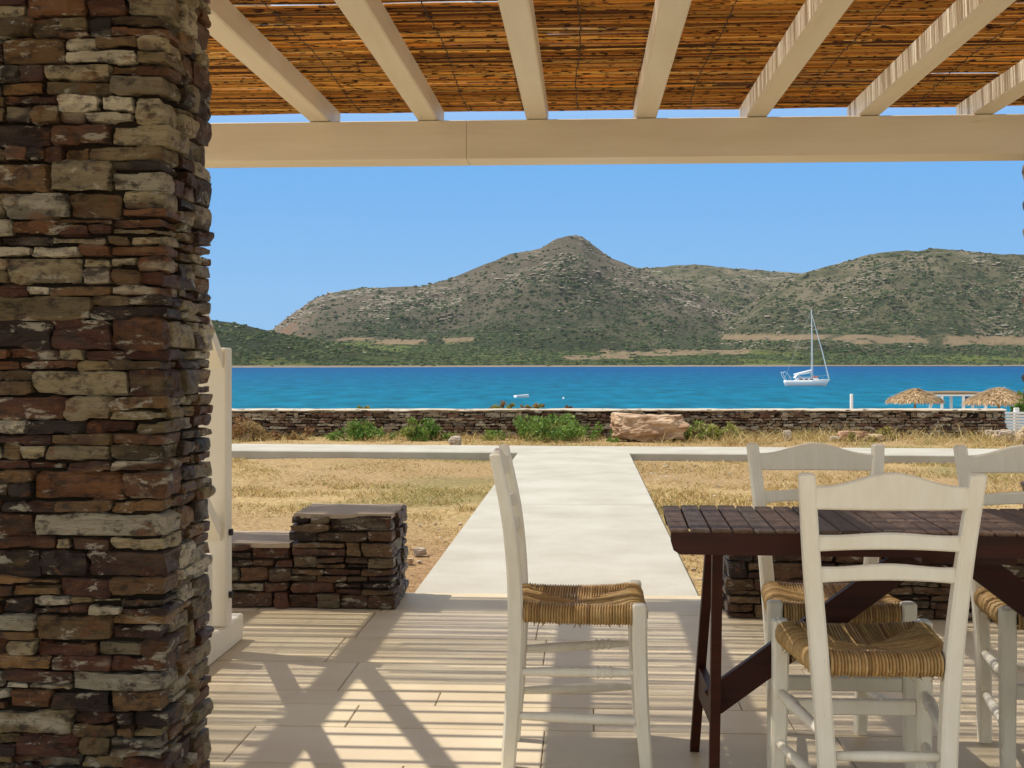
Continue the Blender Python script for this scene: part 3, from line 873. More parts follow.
for x in np.arange(-3.0, 3.1, .27):
    ysw = np.arange(1.5, 6.26, .035)
    if OX0 < x < OX1: ysw = ysw[(ysw < OY0) | (ysw > OY1)]
    if OX0 < x < OX1: continue
    g.tube(np.stack([x + .012 * np.sin(ysw * 3 + x) + np.array([rr2.uniform(-.004,.004) for _ in ysw]), ysw, 2.374 + .004 * np.sin(ysw * 90)], 1), .0022, 4)
g.build('binding_wire', M['wire'], perg)
yb = OY0 + .06
while yb < OY1:
    g = MB(); g.box((OX0-.15, yb-.012, 2.40), (OX1+.15, yb+.012, 2.42)); g.build('slat', M['paint'], perg)
    yb += .125

# ------------------------------------------------------------------ white timber frame and plinth behind the pillar
pl = MB(); pl.box((-2.3,3.6,.001), (-1.378,4.98,.105), bev=.006)
tag(pl.build('plinth', M['paint']), 'low white rendered plinth on the floor behind the stone pillar', 'plinth')
fr = thing('timber_frame', 'white timber post with bolted diagonal braces beside the stone pillar', 'timber frame', (-1.412,4.74,.105))
g = MB(); g.box((-.15,-.04,.001), (.045,.04,1.07), bev=.006); g.build('post', M['paint'], fr)
def brace(z0, L=1.45, slope=.80, t=.030, hh=.030):
    g = MB(); rings = []
    for k in (0, .25, .5, .75, 1):
        yy = .02 - k * L; zz = z0 + k * L * slope
        rings.append([(-t,yy,zz-hh),(t,yy,zz-hh),(t,yy,zz+hh),(-t,yy,zz+hh)])
    g.sweep(rings); return g
for z0 in (1.02, .36):
    b_ = brace(z0); o = b_.build('brace', M['paint'], fr); o.location = (.002 if z0 > .5 else -.004, -.06, 0)
g = MB(); g.box((-.04,-.20,.001), (.02,-.13,.30), bev=.005); g.build('foot_board', M['paint'], fr)
for z in (.36, .12):
    g = MB(); g.tube([(.044,0,z),(.058,0,z)], .014, 6); g.build('bolt', M['iron'], fr)

# ------------------------------------------------------------------ chairs
def bez(ts, pts):
    ts = np.asarray(ts); zs = np.array([p[0] for p in pts]); 
    xs_ = np.interp(ts, zs, [p[1] for p in pts]); ys_ = np.interp(ts, zs, [p[2] for p in pts])
    return xs_, ys_
def smooth_interp(z, zs, vs):
    # Catmull-Rom through the control values
    zs = list(zs); vs = list(vs); out = []
    for q in z:
        i = max(0, min(len(zs) - 2, int(np.searchsorted(zs, q) - 1)))
        t = (q - zs[i]) / (zs[i+1] - zs[i])
        m0 = (vs[i+1] - vs[max(i-1,0)]) / (zs[i+1] - zs[max(i-1,0)]) * (zs[i+1]-zs[i])
        j = min(i+2, len(zs)-1)
        m1 = (vs[j] - vs[i]) / (zs[j] - zs[i]) * (zs[i+1]-zs[i])
        out.append((2*t**3-3*t**2+1)*vs[i] + (t**3-2*t**2+t)*m0 + (-2*t**3+3*t**2)*vs[i+1] + (t**3-t**2)*m1)
    return np.array(out)

def leg_mb(zs, xs_, ys_, wx, wy, b=.006, ztop_round=True):
    z = np.linspace(zs[0], zs[-1], 22)
    x = smooth_interp(z, zs, xs_); y = smooth_interp(z, zs, ys_)
    wxs = np.interp(z, zs, wx); wys = np.interp(z, zs, wy)
    g = MB(); rings = []
    def ring(x, y, z, a, c):
        return [(x-a+b,y-c,z),(x+a-b,y-c,z),(x+a,y-c+b,z),(x+a,y+c-b,z),(x+a-b,y+c,z),(x-a+b,y+c,z),(x-a,y+c-b,z),(x-a,y-c+b,z)]
    for i in range(len(z)): rings.append(ring(x[i], y[i], z[i], wxs[i]/2, wys[i]/2))
    rings.append(ring(x[-1], y[-1], z[-1] + .004, wxs[-1]/2 - .003, wys[-1]/2 - .003))
    rings.append(ring(x[-1], y[-1], z[-1] + .006, wxs[-1]/2 - .0068, wys[-1]/2 - .0068))
    g.sweep(rings); return g

ZB = [0, .20, .44, .67, .866]
BX = [.128, .135, .150, .171, .189]
BY = [-.190, -.176, -.168, -.184, -.222]
ZF = [0, .18, .35, .460]
FX = [.186, .182, .180, .180]
FY = [.189, .176, .170, .170]
def back_xy(z): return float(smooth_interp([z], ZB, BX)[0]), float(smooth_interp([z], ZB, BY)[0])
def front_xy(z): return float(smooth_interp([z], ZF, FX)[0]), float(smooth_interp([z], ZF, FY)[0])

def rail_mb(z0, z1, arch_top, arch_bot, th=.018, bow=.016):
    """a back rail between the posts; curved to the rear, with an arched top"""
    g = MB(); n_ = 17; rings = []
    xa, ya = back_xy((z0 + z1) / 2); xe = xa - .012
    for k in range(n_):
        s = -1 + 2 * k / (n_ - 1); x = s * xe
        y = ya - bow * (1 - s * s)
        u = .5 + .5 * math.cos(math.pi * s)
        zt = z1 + arch_top * (u ** 1.3); zb = z0 + arch_bot * (1 - s * s)
        e = .004
        rings.append([(x,y-th/2+e,zb),(x,y+th/2-e,zb),(x,y+th/2,zb+e),(x,y+th/2,zt-e),(x,y+th/2-e,zt),(x,y-th/2+e,zt),(x,y-th/2,zt-e),(x,y-th/2,zb+e)])
    g.sweep(rings); return g

def seat_mb(rr):
    g = MB()
    cor = [np.array((-.180,.173)), np.array((.180,.173)), np.array((.150,-.168)), np.array((-.150,-.168))]
    C0 = np.array((0, .0))
    prof = [(.030,.410),(.006,.406),(-.010,.411),(-.016,.422),(-.016,.434),(-.010,.446),(.004,.453),(.022,.454)]
    for e in range(4):
        P0, Q0 = cor[e], cor[(e+1) % 4]
        ln = np.linalg.norm(Q0 - P0); tdir = (Q0 - P0) / ln
        inn = np.array((-tdir[1], tdir[0]))
        if np.dot(inn, C0 - P0) < 0: inn = -inn
        m_ = int(ln / .0076)
        for k in range(m_):
            t = (k + .5) / m_
            if t * ln < .021 or (1 - t) * ln < .021: continue
            base = P0 + (Q0 - P0) * t
            inner = P0 + (C0 - P0) * min(1, 2*t) if t < .5 else Q0 + (C0 - Q0) * min(1, 2*(1-t))
            w = ln / m_ * .50 * rr.uniform(.85, 1.15)
            wob = rr.uniform(-.0025, .0025)
            lift = .010 * (abs(2*t-1) ** 3)            # corners stand a little higher
            pts = [np.array((*(base + inn * (a + wob * .3)), z + lift * (1 if z > .43 else .4))) for a, z in prof]
            L_ = np.dot(inner - base, inn)
            for s in (.25, .5, .75, 1.0):
                p = base + inn * .022 + (inner - base - inn * .022) * s if L_ > .03 else base + inn * (.022 + .006 * s)
                sag = -.020 * math.sin(s * 1.4) * min(1, L_ / .12)
                pts.append(np.array((p[0], p[1], .454 + lift * (1 - s) + sag + rr.uniform(-.0012,.0012))))
            pts = np.array(pts)
            tan = np.gradient(pts, axis=0); tan /= np.linalg.norm(tan, axis=1)[:, None] + 1e-9
            side = np.array((tdir[0], tdir[1], 0))
            nrm = np.cross(tan, side); nrm /= np.linalg.norm(nrm, axis=1)[:, None] + 1e-9
            if nrm[-2][2] < 0: nrm = -nrm
            rows = np.stack([pts - side * w - nrm * .002, pts - side * w * .5 + nrm * w * .55, pts + nrm * w * 1.15, pts + side * w * .5 + nrm * w * .55, pts + side * w - nrm * .002], 1)
            cc = [np.array((.50,.32,.13)), np.array((.44,.27,.10)), np.array((.56,.385,.17)), np.array((.34,.20,.075)), np.array((.48,.325,.13))][rr.choices(range(5), (4,3,2,.8,3))[0]] * rr.uniform(.85,1.12)
            g.grid(rows, np.tile(cc, (rows.shape[0] * rows.shape[1], 1)))
    # frayed ends hanging under the rails
    for _ in range(70):
        e = rr.randrange(4); P0, Q0 = cor[e], cor[(e+1) % 4]; t = rr.uniform(.08, .92)
        b0 = P0 + (Q0 - P0) * t; o = b0 / np.linalg.norm(b0)
        a0 = b0 + o * rr.uniform(.002, .012); ln = rr.uniform(.003, .012)
        g.tube([(a0[0], a0[1], .414), (a0[0] + o[0]*ln*.3 + rr.uniform(-.004,.004), a0[1] + o[1]*ln*.3 + rr.uniform(-.004,.004), .410 - ln*.6), (a0[0] + o[0]*ln*.5 + rr.uniform(-.008,.008), a0[1] + o[1]*ln*.5 + rr.uniform(-.008,.008), .408 - ln)], [.0016,.0013,.0007], 4, np.array((.50,.34,.13)) * rr.uniform(.5,1.1))
    # underside
    g.add([(-.16,.14,.412),(.16,.14,.412),(.13,-.14,.412),(-.13,-.14,.412)], [(0,1,2,3)], (.2,.12,.05))
    return g

CH_GROUP = 'white taverna chairs around the table'
def make_chair(label):
    t = thing('chair', label, 'chair', group=CH_GROUP)
    for s in (-1, 1):
        leg_mb(ZB, [s*x for x in BX], BY, [.034,.038,.040,.038,.036], [.040,.044,.042,.036,.030]).build('back_post', M['chair_paint'], t)
        leg_mb(ZF, [s*x for x in FX], FY, [.034,.038,.040,.040], [.034,.038,.040,.040]).build('leg', M['chair_paint'], t)
    rail_mb(.790, .842, .032, .0).build('crest_rail', M['chair_paint'], t)
    rail_mb(.692, .729, .008, .008).build('back_slat', M['chair_paint'], t)
    rail_mb(.619, .656, .010, .010).build('back_slat', M['chair_paint'], t)
    seat_mb(random.Random(4)).build('seat', M['rush'], t, smooth=True)
    for s in (-1, 1):
        for z in (.145, .268):
            xb, yb = back_xy(z); xf_, yf = front_xy(z)
            g = MB()
            k = np.linspace(0, 1, 21)
            rad = .0105 + .0035 * np.sin(np.pi * k)
            if z > .2:
                for c0 in (.60, .66, .72, .34, .40): rad = rad + .0042 * np.exp(-((k - c0) / .014) ** 2)
            k2 = np.linspace(0, 1, 61); rad2 = .0105 + .0035 * np.sin(np.pi * k2)
            if z > .2:
                for c0 in (.68, .74, .80): rad2 = rad2 + .0042 * np.exp(-((k2 - c0) / .013) ** 2)
            pts = np.stack([s * (xb + (xf_ - xb) * k2), yb + .018 + (yf - yb - .036) * k2, z + .012 * k2 * (1 if z > .2 else .3)], 1)
            g.tube(pts, rad2, 10); g.build('stretcher', M['chair_paint'], t, smooth=True)
    xf_, yf = front_xy(.24)
    g = MB(); g.box((-xf_+.018,yf-.010,.222), (xf_-.018,yf+.010,.262), bev=.004); g.build('stretcher', M['chair_paint'], t)
    xb, yb = back_xy(.225)
    g = MB(); g.tube([(-xb+.016,yb,.225),(0,yb,.225),(xb-.016,yb,.225)], [.0105,.0135,.0105], 10); g.build('stretcher', M['chair_paint'], t, smooth=True)
    return t
chB = make_chair('white ladder-back rush-seat chair seen from behind at the near side of the table')
chB.location = (.680, 3.055, 0); chB.rotation_euler = (0, 0, R(1.0))
def place(label, x, y, rz):
    c = copy_tree(chB); c['label'] = label
    c.location = (x, y, 0); c.rotation_euler = (0, 0, rz); return c
place("white rush-seat chair standing side-on and alone past the table's left end", -.022, 3.575, R(-90))
place('white chair across the table, half hidden by the chair seen from behind', .700, 3.635, R(180))
place('white chair across the table cut off by the right edge of the photo', 1.305, 3.575, R(180))
place('near-side white chair outside the right edge with one front leg showing', 1.318, 3.02, R(-1))

# ------------------------------------------------------------------ table
TZ = .72
tb = thing('table', 'dark red-brown folding wooden table with slatted top', 'table', (.20,3.015,0), R(-1.6))
TL, TW = 1.42, .50
rr3 = random.Random(9)
nsl = 28; pit = TL / nsl
for i in range(nsl):
    g = MB()
    tone = rr3.uniform(.75, 1.25)
    c = np.array((.15,.100,.070)) * tone if rr3.random() < .7 else np.array((.125,.095,.075)) * tone
    x0 = i * pit + .0022; x1 = (i + 1) * pit - .0022
    g.box((x0, -.004 + rr3.uniform(-.002,.002), TZ-.009), (x1, TW + rr3.uniform(-.003,.003), TZ + rr3.uniform(-.0012,.0012)), c, bev=.003)
    g.build('slat', M['tabletop'], tb)
def apron(y0, y1):
    g = MB(); pts = [(.006,TZ-.0095),(.006,TZ-.032),(.012,TZ-.052),(.028,TZ-.062),(TL-.028,TZ-.062),(TL-.012,TZ-.052),(TL-.006,TZ-.032),(TL-.006,TZ-.0095)]
    g.sweep([[(a, y0, b) for a, b in pts], [(a, y1, b) for a, b in pts]]); return g
apron(.004, .028).build('apron', M['tablewood'], tb)
apron(TW-.028, TW-.004).build('apron', M['tablewood'], tb)
def bar(g, p, q, w, h, upv=(0,0,1)):
    p = np.array(p, float); q = np.array(q, float); t = (q - p) / np.linalg.norm(q - p)
    up = np.array(upv, float); a = np.cross(t, up); a /= np.linalg.norm(a); b = np.cross(a, t)
    rings = []
    for r_ in (p, (p+q)/2, q):
        rings.append([r_ - a*w/2 - b*h/2, r_ + a*w/2 - b*h/2, r_ + a*w/2 + b*h/2, r_ - a*w/2 + b*h/2])
    g.sweep(rings)
for s in (0, 1):
    X = lambda v: v if not s else TL - v
    # two legs of the trestle, joined by a cross bar; the diagonal brace rises to the middle of the top
    g = MB(); bar(g, (X(.128), .275, 0.002), (X(.126), .125, TZ-.012), .026, .034, (0,1,0)); g.build('leg', M['tablewood'], tb)
    g = MB(); bar(g, (X(.098), .62, 0.002), (X(.134), .40, TZ-.012), .026, .034, (0,1,0)); g.build('leg', M['tablewood'], tb)
    g = MB(); bar(g, (X(.128), .22, .222), (X(.112), .56, .222), .020, .085); g.build('cross_bar', M['tablewood'], tb)
    g = MB(); bar(g, (X(.128), .32, .222), (X(.66), .30, .63), .026, .072); g.build('brace', M['tablewood'], tb)
g = MB(); g.box((.6,.03,TZ-.08), (.82,TW-.03,TZ-.010)); g.build('cleat', M['tablewood'], tb)

# ------------------------------------------------------------------ garden: boulder, rocks, grass, shrubs
def rock_mb(rr, sx, sy, sz, cols, rough=.25, res=16, flat=False):
    V, Fq = cube_grid(res, res, res)
    p = V / np.linalg.norm(V, axis=1)[:, None] * (np.abs(V).max(1) ** .0)[:, None]
    p = p * .45 + np.clip(V, -1, 1) * .55
    off = np.array([rr.uniform(0, 50) for _ in range(3)])
    nn = fbm(p * 1.5 + off, 4, 3); st = np.floor(vnoise(p * 3 + off, 9) * 4) / 4
    p = p * (1 + (nn - .5) * rough * 2.4 + (st - .4) * rough * .5)[:, None]
    q = p * np.array((sx/2, sy/2, sz/2))
    if flat: q[:, 2] = np.minimum(q[:, 2], sz * .42 + (nn - .5) * sz * .2)
    q[:, 2] -= q[:, 2].min()
    t = np.clip((fbm(p * 2 + off + 3, 4, 12) - .42) * 4, 0, 1)[:, None]
    return q, Fq, np.array(cols[0]) * (1 - t) + np.array(cols[1]) * t
def rock(label, px_, py_, w, d_, h, cols, cat='rock', name='rock', res=12, rough=.25, seed=1, flat=False, z=None):
    p = at_z(px_, py_, -.10 if z is None else z) if py_ > 445 else at_d(px_, py_, 19.3 if w < .9 else 18.9)
    q, f, c = rock_mb(random.Random(seed), w, d_, h, cols, rough, res, flat)
    g = MB(); g.add(q, f, c)
    o = g.build(name, M['rock'], loc=(p.x, p.y + d_/2, gz(p.y) - h * .06), smooth=False)
    return tag(o, label, cat)
TAN = ((.50,.36,.22),(.62,.49,.34)); GREY = ((.40,.33,.26),(.58,.52,.44)); RUST = ((.36,.19,.12),(.48,.32,.22))
rock('large flat-topped tan boulder in front of the garden wall', 650, 437, 1.12, .75, .44, ((.36,.22,.13),(.62,.47,.32)), 'boulder', 'boulder', 30, .26, 5, True)
rock('flat pale stone leaning at the foot of the big boulder', 640, 438.5, .36, .16, .13, TAN, seed=8)
rock('rounded pale stone in dry grass left of the rust heap', 788, 439, .14, .12, .17, GREY, seed=9)
rock('rust-red rock slab in the grass before the garden wall', 853, 440, .44, .25, .15, RUST, seed=12)
rock('tan rock just right of the rust-red slab', 876, 441, .24, .2, .11, TAN, seed=14)
rock('small grey stone in the grass left of the rust-red slab', 835, 441, .16, .14, .08, GREY, seed=15)
rock('pale pointed stone at the edge of the cross path at left', 455, 445.6, .18, .14, .14, GREY, seed=16)
rock('small pale rock on bare soil beside the stepped stone wall', 419, 554, .085, .06, .05, GREY, seed=17)
rock('lowest little rock on bare soil by the stepped stone wall', 408, 562, .06, .05, .035, TAN, seed=18)
rock('pinkish stone near the left end of the garden wall', 246, 441, .2, .2, .1, TAN, seed=19)
# rubble heap under the white fence
rng = random.Random(33)
for k in range(34):
    px_ = rng.uniform(1008, 1080); py_ = rng.uniform(432, 447)
    s = rng.uniform(.07, .16)
    q, f, c = rock_mb(rng, s * 1.2, s, s * .8, rng.choice((GREY, TAN, GREY)), .25, 6)
    p = at_d(px_, 446, 18.5); yy = p.y + rng.uniform(0, 1.7)
    g = MB(); g.add(q, f, c)
    lay = rng.uniform(-.02, .12)
    o = g.build('rubble_stone', M['rock'], loc=(p.x, yy, -.12 + lay * min(1, (yy - p.y) / .5)))
    tag(o, 'pale stone in the rubble heap under the white slatted fence', 'stone', 'rubble stones beside the garden wall end')

# dry grass
def blades(g, P, hgt, wid, lean, cols, rng):
    n_ = len(P)
    az = rng.uniform(0, 2*np.pi, n_); fa = rng.uniform(0, 2*np.pi, n_)
    ln = hgt * lean
    d = np.stack([np.cos(az) * ln, np.sin(az) * ln, hgt], 1)
    s = np.stack([np.cos(fa), np.sin(fa), 0*fa], 1) * wid[:, None] / 2
    mid = P + d * .55; mid[:, 2] += hgt * .08
    V = np.stack([P - s, P + s, mid + s * .7, mid - s * .7, P + d], 1)
    o = np.arange(n_) * 5
    F4 = np.stack([o, o+1, o+2, o+3], 1).tolist(); F3 = np.stack([o+3, o+2, o+4], 1).tolist()
    g.add(V.reshape(-1, 3), [tuple(x) for x in F4] + [tuple(x) for x in F3], np.repeat(cols, 5, 0))
STRAW = np.array([(.52,.39,.17),(.43,.30,.115),(.34,.225,.08),(.60,.49,.26),(.24,.15,.06),(.26,.25,.07)])
def scatter(n_, x0, x1, y0, y1, hmin, hmax, rng, wmin=.003, wmax=.008, probs=(.28,.25,.16,.16,.08,.07), clump=.5):
    P = np.stack([rng.uniform(x0, x1, n_), rng.uniform(y0, y1, n_), np.zeros(n_)], 1)
    bare = np.clip((fbm(P * np.array((.45,.45,1)) + 40, 3, 8) - .50) * 6, 0, .55)
    keep = fbm(P * np.array((2.2,2.2,1)) + 5, 3, 44) > rng.uniform(.5-clump*.35, .5+clump*.25, n_)
    ov = .03 * (fbm(P * 3 + 31, 2, 77) - .45)
    inpath = (P[:,0] > PXL + ov) & (P[:,0] < PXR - ov) & (P[:,1] < 16)
    cross = np.abs(P[:,1] - 16.1 + math.tan(R(2.2)) * P[:,0]) < .68
    P = P[keep & ~inpath & ~cross & (rng.random(n_) > bare)]
    m_ = len(P)
    P[:, 2] = np.interp(P[:,1], GY, GZ) - .012
    gm = fbm(P * .7 + 90, 3, 21)
    pr = np.tile(np.array(probs), (m_, 1)); pr[:, 5] += np.clip((gm - .54) * 6, 0, 1) * .6
    pr /= pr.sum(1)[:, None]
    ci = (pr.cumsum(1) > rng.random(m_)[:, None]).argmax(1)
    cols = STRAW[ci] * rng.uniform(.8, 1.2, m_)[:, None]
    h = rng.uniform(hmin, hmax, m_)
    blades(gr, P, h, rng.uniform(wmin, wmax, m_), rng.uniform(.4, 2.6, m_), cols, rng)
gr = MB()
scatter(52000, -4.2, -.8, 6.05, 10, .008, .035, RNG, clump=.35)
scatter(46000, .55, 4.2, 6.0, 10, .008, .035, RNG, clump=.35)
scatter(56000, -6.5, -.8, 10, 15.6, .012, .05, RNG, .005, .012, clump=.3)
scatter(56000, .55, 7.5, 10, 15.6, .012, .06, RNG, .005, .012, clump=.3)
scatter(38000, -8.5, 9, 16.6, 20.7, .02, .09, RNG, .006, .014, clump=.35)
scatter(9000, -8.5, 9, 18.8, 20.9, .05, .17, RNG, .006, .012, probs=(.2,.26,.24,.14,.12,.04), clump=.6)
scatter(6000, 2, 7.6, 18.4, 20.8, .05, .24, RNG, .006, .012, probs=(.34,.2,.1,.3,.04,.02), clump=.5)
# long bent stalks before the wall
n_ = 80
P = np.stack([RNG.uniform(1, 7.5, n_), RNG.uniform(18.2, 20.3, n_), np.full(n_, -.11)], 1)
blades(gr, P, RNG.uniform(.15, .4, n_), np.full(n_, .010), RNG.uniform(.2, 1.2, n_), STRAW[[3]*n_], RNG)
pb = MB(); rp_ = random.Random(8)
for k in range(150):
    side = rp_.random()
    if side < .6: x_, y_ = PXR + abs(rp_.gauss(0, .55)) + .03, rp_.uniform(6.2, 15)
    elif side < .85: x_, y_ = PXL - abs(rp_.gauss(0, .3)) - .03, rp_.uniform(6.2, 9.5)
    else: x_, y_ = rp_.uniform(2, 7), rp_.uniform(17, 20.2)
    q = rp_.uniform(.005, .017) * (1 if y_ < 11 else 1.6)
    V_, F_ = cube_grid(2, 2, 2)
    v_ = V_ / np.linalg.norm(V_, axis=1)[:, None] * np.array((q*rp_.uniform(.7,1.5), q, q*.55)) * (1 + np.array([rp_.uniform(-.25,.25) for _ in V_]))[:, None]
    pb.add(v_ + np.array((x_, y_, gz(y_) + q*.2)), F_, np.array(rp_.choice(((.52,.45,.36),(.42,.33,.24),(.60,.54,.45)))))
tag(pb.build('pebbles', M['rock']), 'small pale pebbles strewn on the dry soil beside the path', 'pebbles', kind='stuff')
tag(gr.build('dry_grass', M['grass']), 'short straw-dry grass and stalks covering the garden', 'dry grass', kind='stuff')

def shrub(label, px_, base_y, w, h, cols, seed, z=-.11, n_=1400, dep=None, leaf=.05, name='shrub', cat='shrub', group=None, spiky=.0, dist=None):
    rng = np.random.default_rng(seed)
    p = at_d(px_, base_y, 19.5 if dist is None else dist)
    if dist is None: p.z = -.13
    dep = dep or w * .6
    t = thing(name, label, cat, (p.x, p.y, p.z), group=group)
    # leaf clumps spread through the crown
    nc = max(7, int(n_ / 70))
    cl = np.stack([rng.normal(0, .24, nc) * w, rng.normal(0, .24, nc) * dep, np.abs(rng.normal(.42, .25, nc)) * h], 1)
    cl[:, 0] = np.clip(cl[:, 0], -w*.5, w*.5)
    cl[:, 2] *= np.clip(1.15 - (np.abs(cl[:, 0]) / (w * .5)) ** 2 * .8, .2, 1)
    cr = rng.uniform(.09, .2, nc) * min(w, h * 1.6)
    k = rng.integers(0, nc, n_)
    P = cl[k] + rng.normal(0, .5, (n_, 3)) * cr[k][:, None]
    P[:, 2] = np.clip(P[:, 2], .01, h * 1.05)
    az = rng.uniform(0, 2*np.pi, n_); el = rng.uniform(-.3, 1.3, n_)
    d = np.stack([np.cos(az)*np.cos(el), np.sin(az)*np.cos(el), np.sin(el)], 1)
    s = np.cross(d, rng.normal(0, 1, (n_, 3))); s /= np.linalg.norm(s, axis=1)[:, None] + 1e-9
    L_ = leaf * rng.uniform(.6, 1.4, n_)[:, None]; W_ = L_ * (.32 - .2 * spiky)
    V = np.stack([P, P + d*L_*.5 + s*W_, P + d*L_, P + d*L_*.5 - s*W_], 1)
    o = np.arange(n_) * 4
    cc = np.asarray(cols)[rng.integers(0, len(cols), nc)][k] * rng.uniform(.75, 1.25, n_)[:, None]
    g = MB(); g.add(V.reshape(-1, 3), [tuple(x) for x in np.stack([o, o+1, o+2, o+3], 1).tolist()], np.repeat(cc, 4, 0))
    g.build('foliage', M['leaf'], t)
    g = MB()
    for i in range(min(nc, 14)):
        q = cl[i]; g.tube([(q[0]*.15, q[1]*.15, -.03), (q[0]*.6, q[1]*.6, q[2]*.55), tuple(q)], [.008, .006, .003], 4)
    g.build('stems', M['bark'], t)
    return t
GRN = [(.15,.25,.045),(.11,.20,.035),(.20,.29,.06),(.25,.28,.07)]
YGR = [(.29,.31,.075),(.21,.27,.055),(.34,.32,.11)]
BRN = [(.30,.17,.07),(.22,.12,.05),(.36,.25,.11)]
shrub('round bright green shrub before the garden wall, left of its pair', 361, 437.5, .95, .36, GRN, 1, n_=2000)
shrub('bright green shrub before the garden wall, right of its pair', 421, 437.5, .95, .33, GRN, 2, n_=1900)
shrub('widest green shrub before the garden wall, left of the boulder', 551, 438.5, 1.95, .38, GRN, 3, n_=4200)
shrub('low yellow-green shrub just right of the boulder', 713, 439, 1.0, .28, YGR, 4, n_=2000)
shrub('rust-brown dried shrub near the left end of the garden wall', 252, 438, 1.0, .34, BRN, 5)
shrub('small olive shrub at the left edge of the garden view', 236, 441, .3, .18, YGR, 6, n_=500)
shrub('thin dry brown brush between two green shrubs', 305, 438, .9, .28, BRN, 7, n_=500)
shrub('dry olive scrub sprouting above the wall beyond its far side', 504, 410, .45, .13, BRN[:2] + YGR[:1], 8, dist=21.6, n_=900, leaf=.03)
shrub('second dry scrub tuft above the wall, right of the olive one', 533, 410, .5, .13, BRN[1:] + YGR[:1], 9, dist=21.6, n_=900, leaf=.03)
shrub('small dry tuft behind the wall above the wide green shrub', 570, 410.5, .3, .09, BRN, 10, dist=21.6, n_=400, leaf=.03)
shrub('small green tuft behind the wall above the left shrub', 361, 410.5, .35, .09, YGR, 11, dist=21.6, n_=400, leaf=.03)
shrub('patch of dry yellow weeds before the wall, right of centre', 868, 437, 1.1, .2, [(.36,.30,.09),(.28,.25,.07)], 12, n_=500)
shrub('large-leaved bright green plant behind the white slatted fence', 1033, 424, .5, .74, [(.16,.26,.045),(.22,.32,.07),(.10,.18,.035)], 13, dist=23.5, n_=900, leaf=.14)

# white slatted fence at right
wf = thing('slatted_fence', 'white horizontal-slat fence at the end of the garden wall', 'fence', at_d(1003, 428, 21.4))
z0 = wf.location.z
for k in range(8):
    zt = HC + (HOR - (412 + k * 2.9)) / F * 21.4 - z0
    g = MB(); g.box((0,-.012,zt-.038), (2.2,.012,zt), bev=.003); g.build('slat', M['white'], wf)
for x in (.24, 1.3, 2.1):
    g = MB(); g.box((x-.04,.014,-.3), (x+.04,.08,HC + (HOR-410.6)/F*20.2 - z0), bev=.004); g.build('post', M['white'], wf)

# ------------------------------------------------------------------ beach
def parasol(label, px_, top_y, eave_y, width_px, d, seed):
    rng = np.random.default_rng(seed)
    c = at_d(px_, eave_y, d); R_ = width_px / 2 / F * d; H_ = (eave_y - top_y) / F * d
    zg = gz(c.y)
    t = thing('beach_parasol', label, 'parasol', (c.x, c.y, zg), group='thatched parasols on the beach')
    g = MB(); ze = c.z - zg
    nA, nR = 48, 7
    P = np.zeros((nR, nA + 1, 3))
    for i in range(nR):
        s = i / (nR - 1)
        for j in range(nA + 1):
            a = 2*math.pi*j/nA; r = R_ * s * (1 + .03 * math.sin(j * 2.7))
            P[i, j] = (r*math.cos(a), r*math.sin(a), ze + H_ * (1 - s ** 1.25) )
    g.grid(P, np.tile((.34,.24,.13), (nR*(nA+1), 1)))
    n_ = 5200
    a = rng.uniform(0, 2*np.pi, n_); s = np.sqrt(rng.uniform(0, 1, n_)); s[:1500] = rng.uniform(.93, 1.0, 1500)
    r = R_ * s
    base = np.stack([r*np.cos(a), r*np.sin(a), ze + H_*(1 - s**1.25) + .02], 1)
    out = np.stack([np.cos(a), np.sin(a), -H_*1.25*np.maximum(s,.05)**.25/R_ - (s > .92) * .8], 1); out /= np.linalg.norm(out, axis=1)[:, None]
    out = out + rng.normal(0, .16, (n_, 3))
    L_ = rng.uniform(.12, .26, n_)[:, None]
    sd = np.stack([-np.sin(a), np.cos(a), 0*a], 1) * rng.uniform(.012, .03, n_)[:, None]
    V = np.stack([base - sd, base + sd, base + out*L_ + sd*.4, base + out*L_ - sd*.4], 1)
    V[..., 2] += np.array((.0,.0,.03,.03)) * rng.random(n_)[:, None]
    o = np.arange(n_) * 4
    cc = np.array([(.62,.45,.26),(.52,.36,.19),(.68,.54,.34),(.36,.24,.12)])[rng.integers(0, 4, n_)]
    g.add(V.reshape(-1, 3), [tuple(x) for x in np.stack([o, o+1, o+2, o+3], 1).tolist()], np.repeat(cc, 4, 0))
    g.build('thatch', M['thatch'], t)
    g = MB(); g.tube([(0,0,-.3),(0,0,ze+H_*.9)], .05, 8); g.build('pole', M['wood'], t)
    return t
parasol('straw thatched parasol on the beach, the smaller left one', 915, 388.5, 399.5, 51, 53, 1)
parasol('straw thatched parasol on the beach, the bigger right one', 999, 387.5, 400.5, 62, 44, 2)

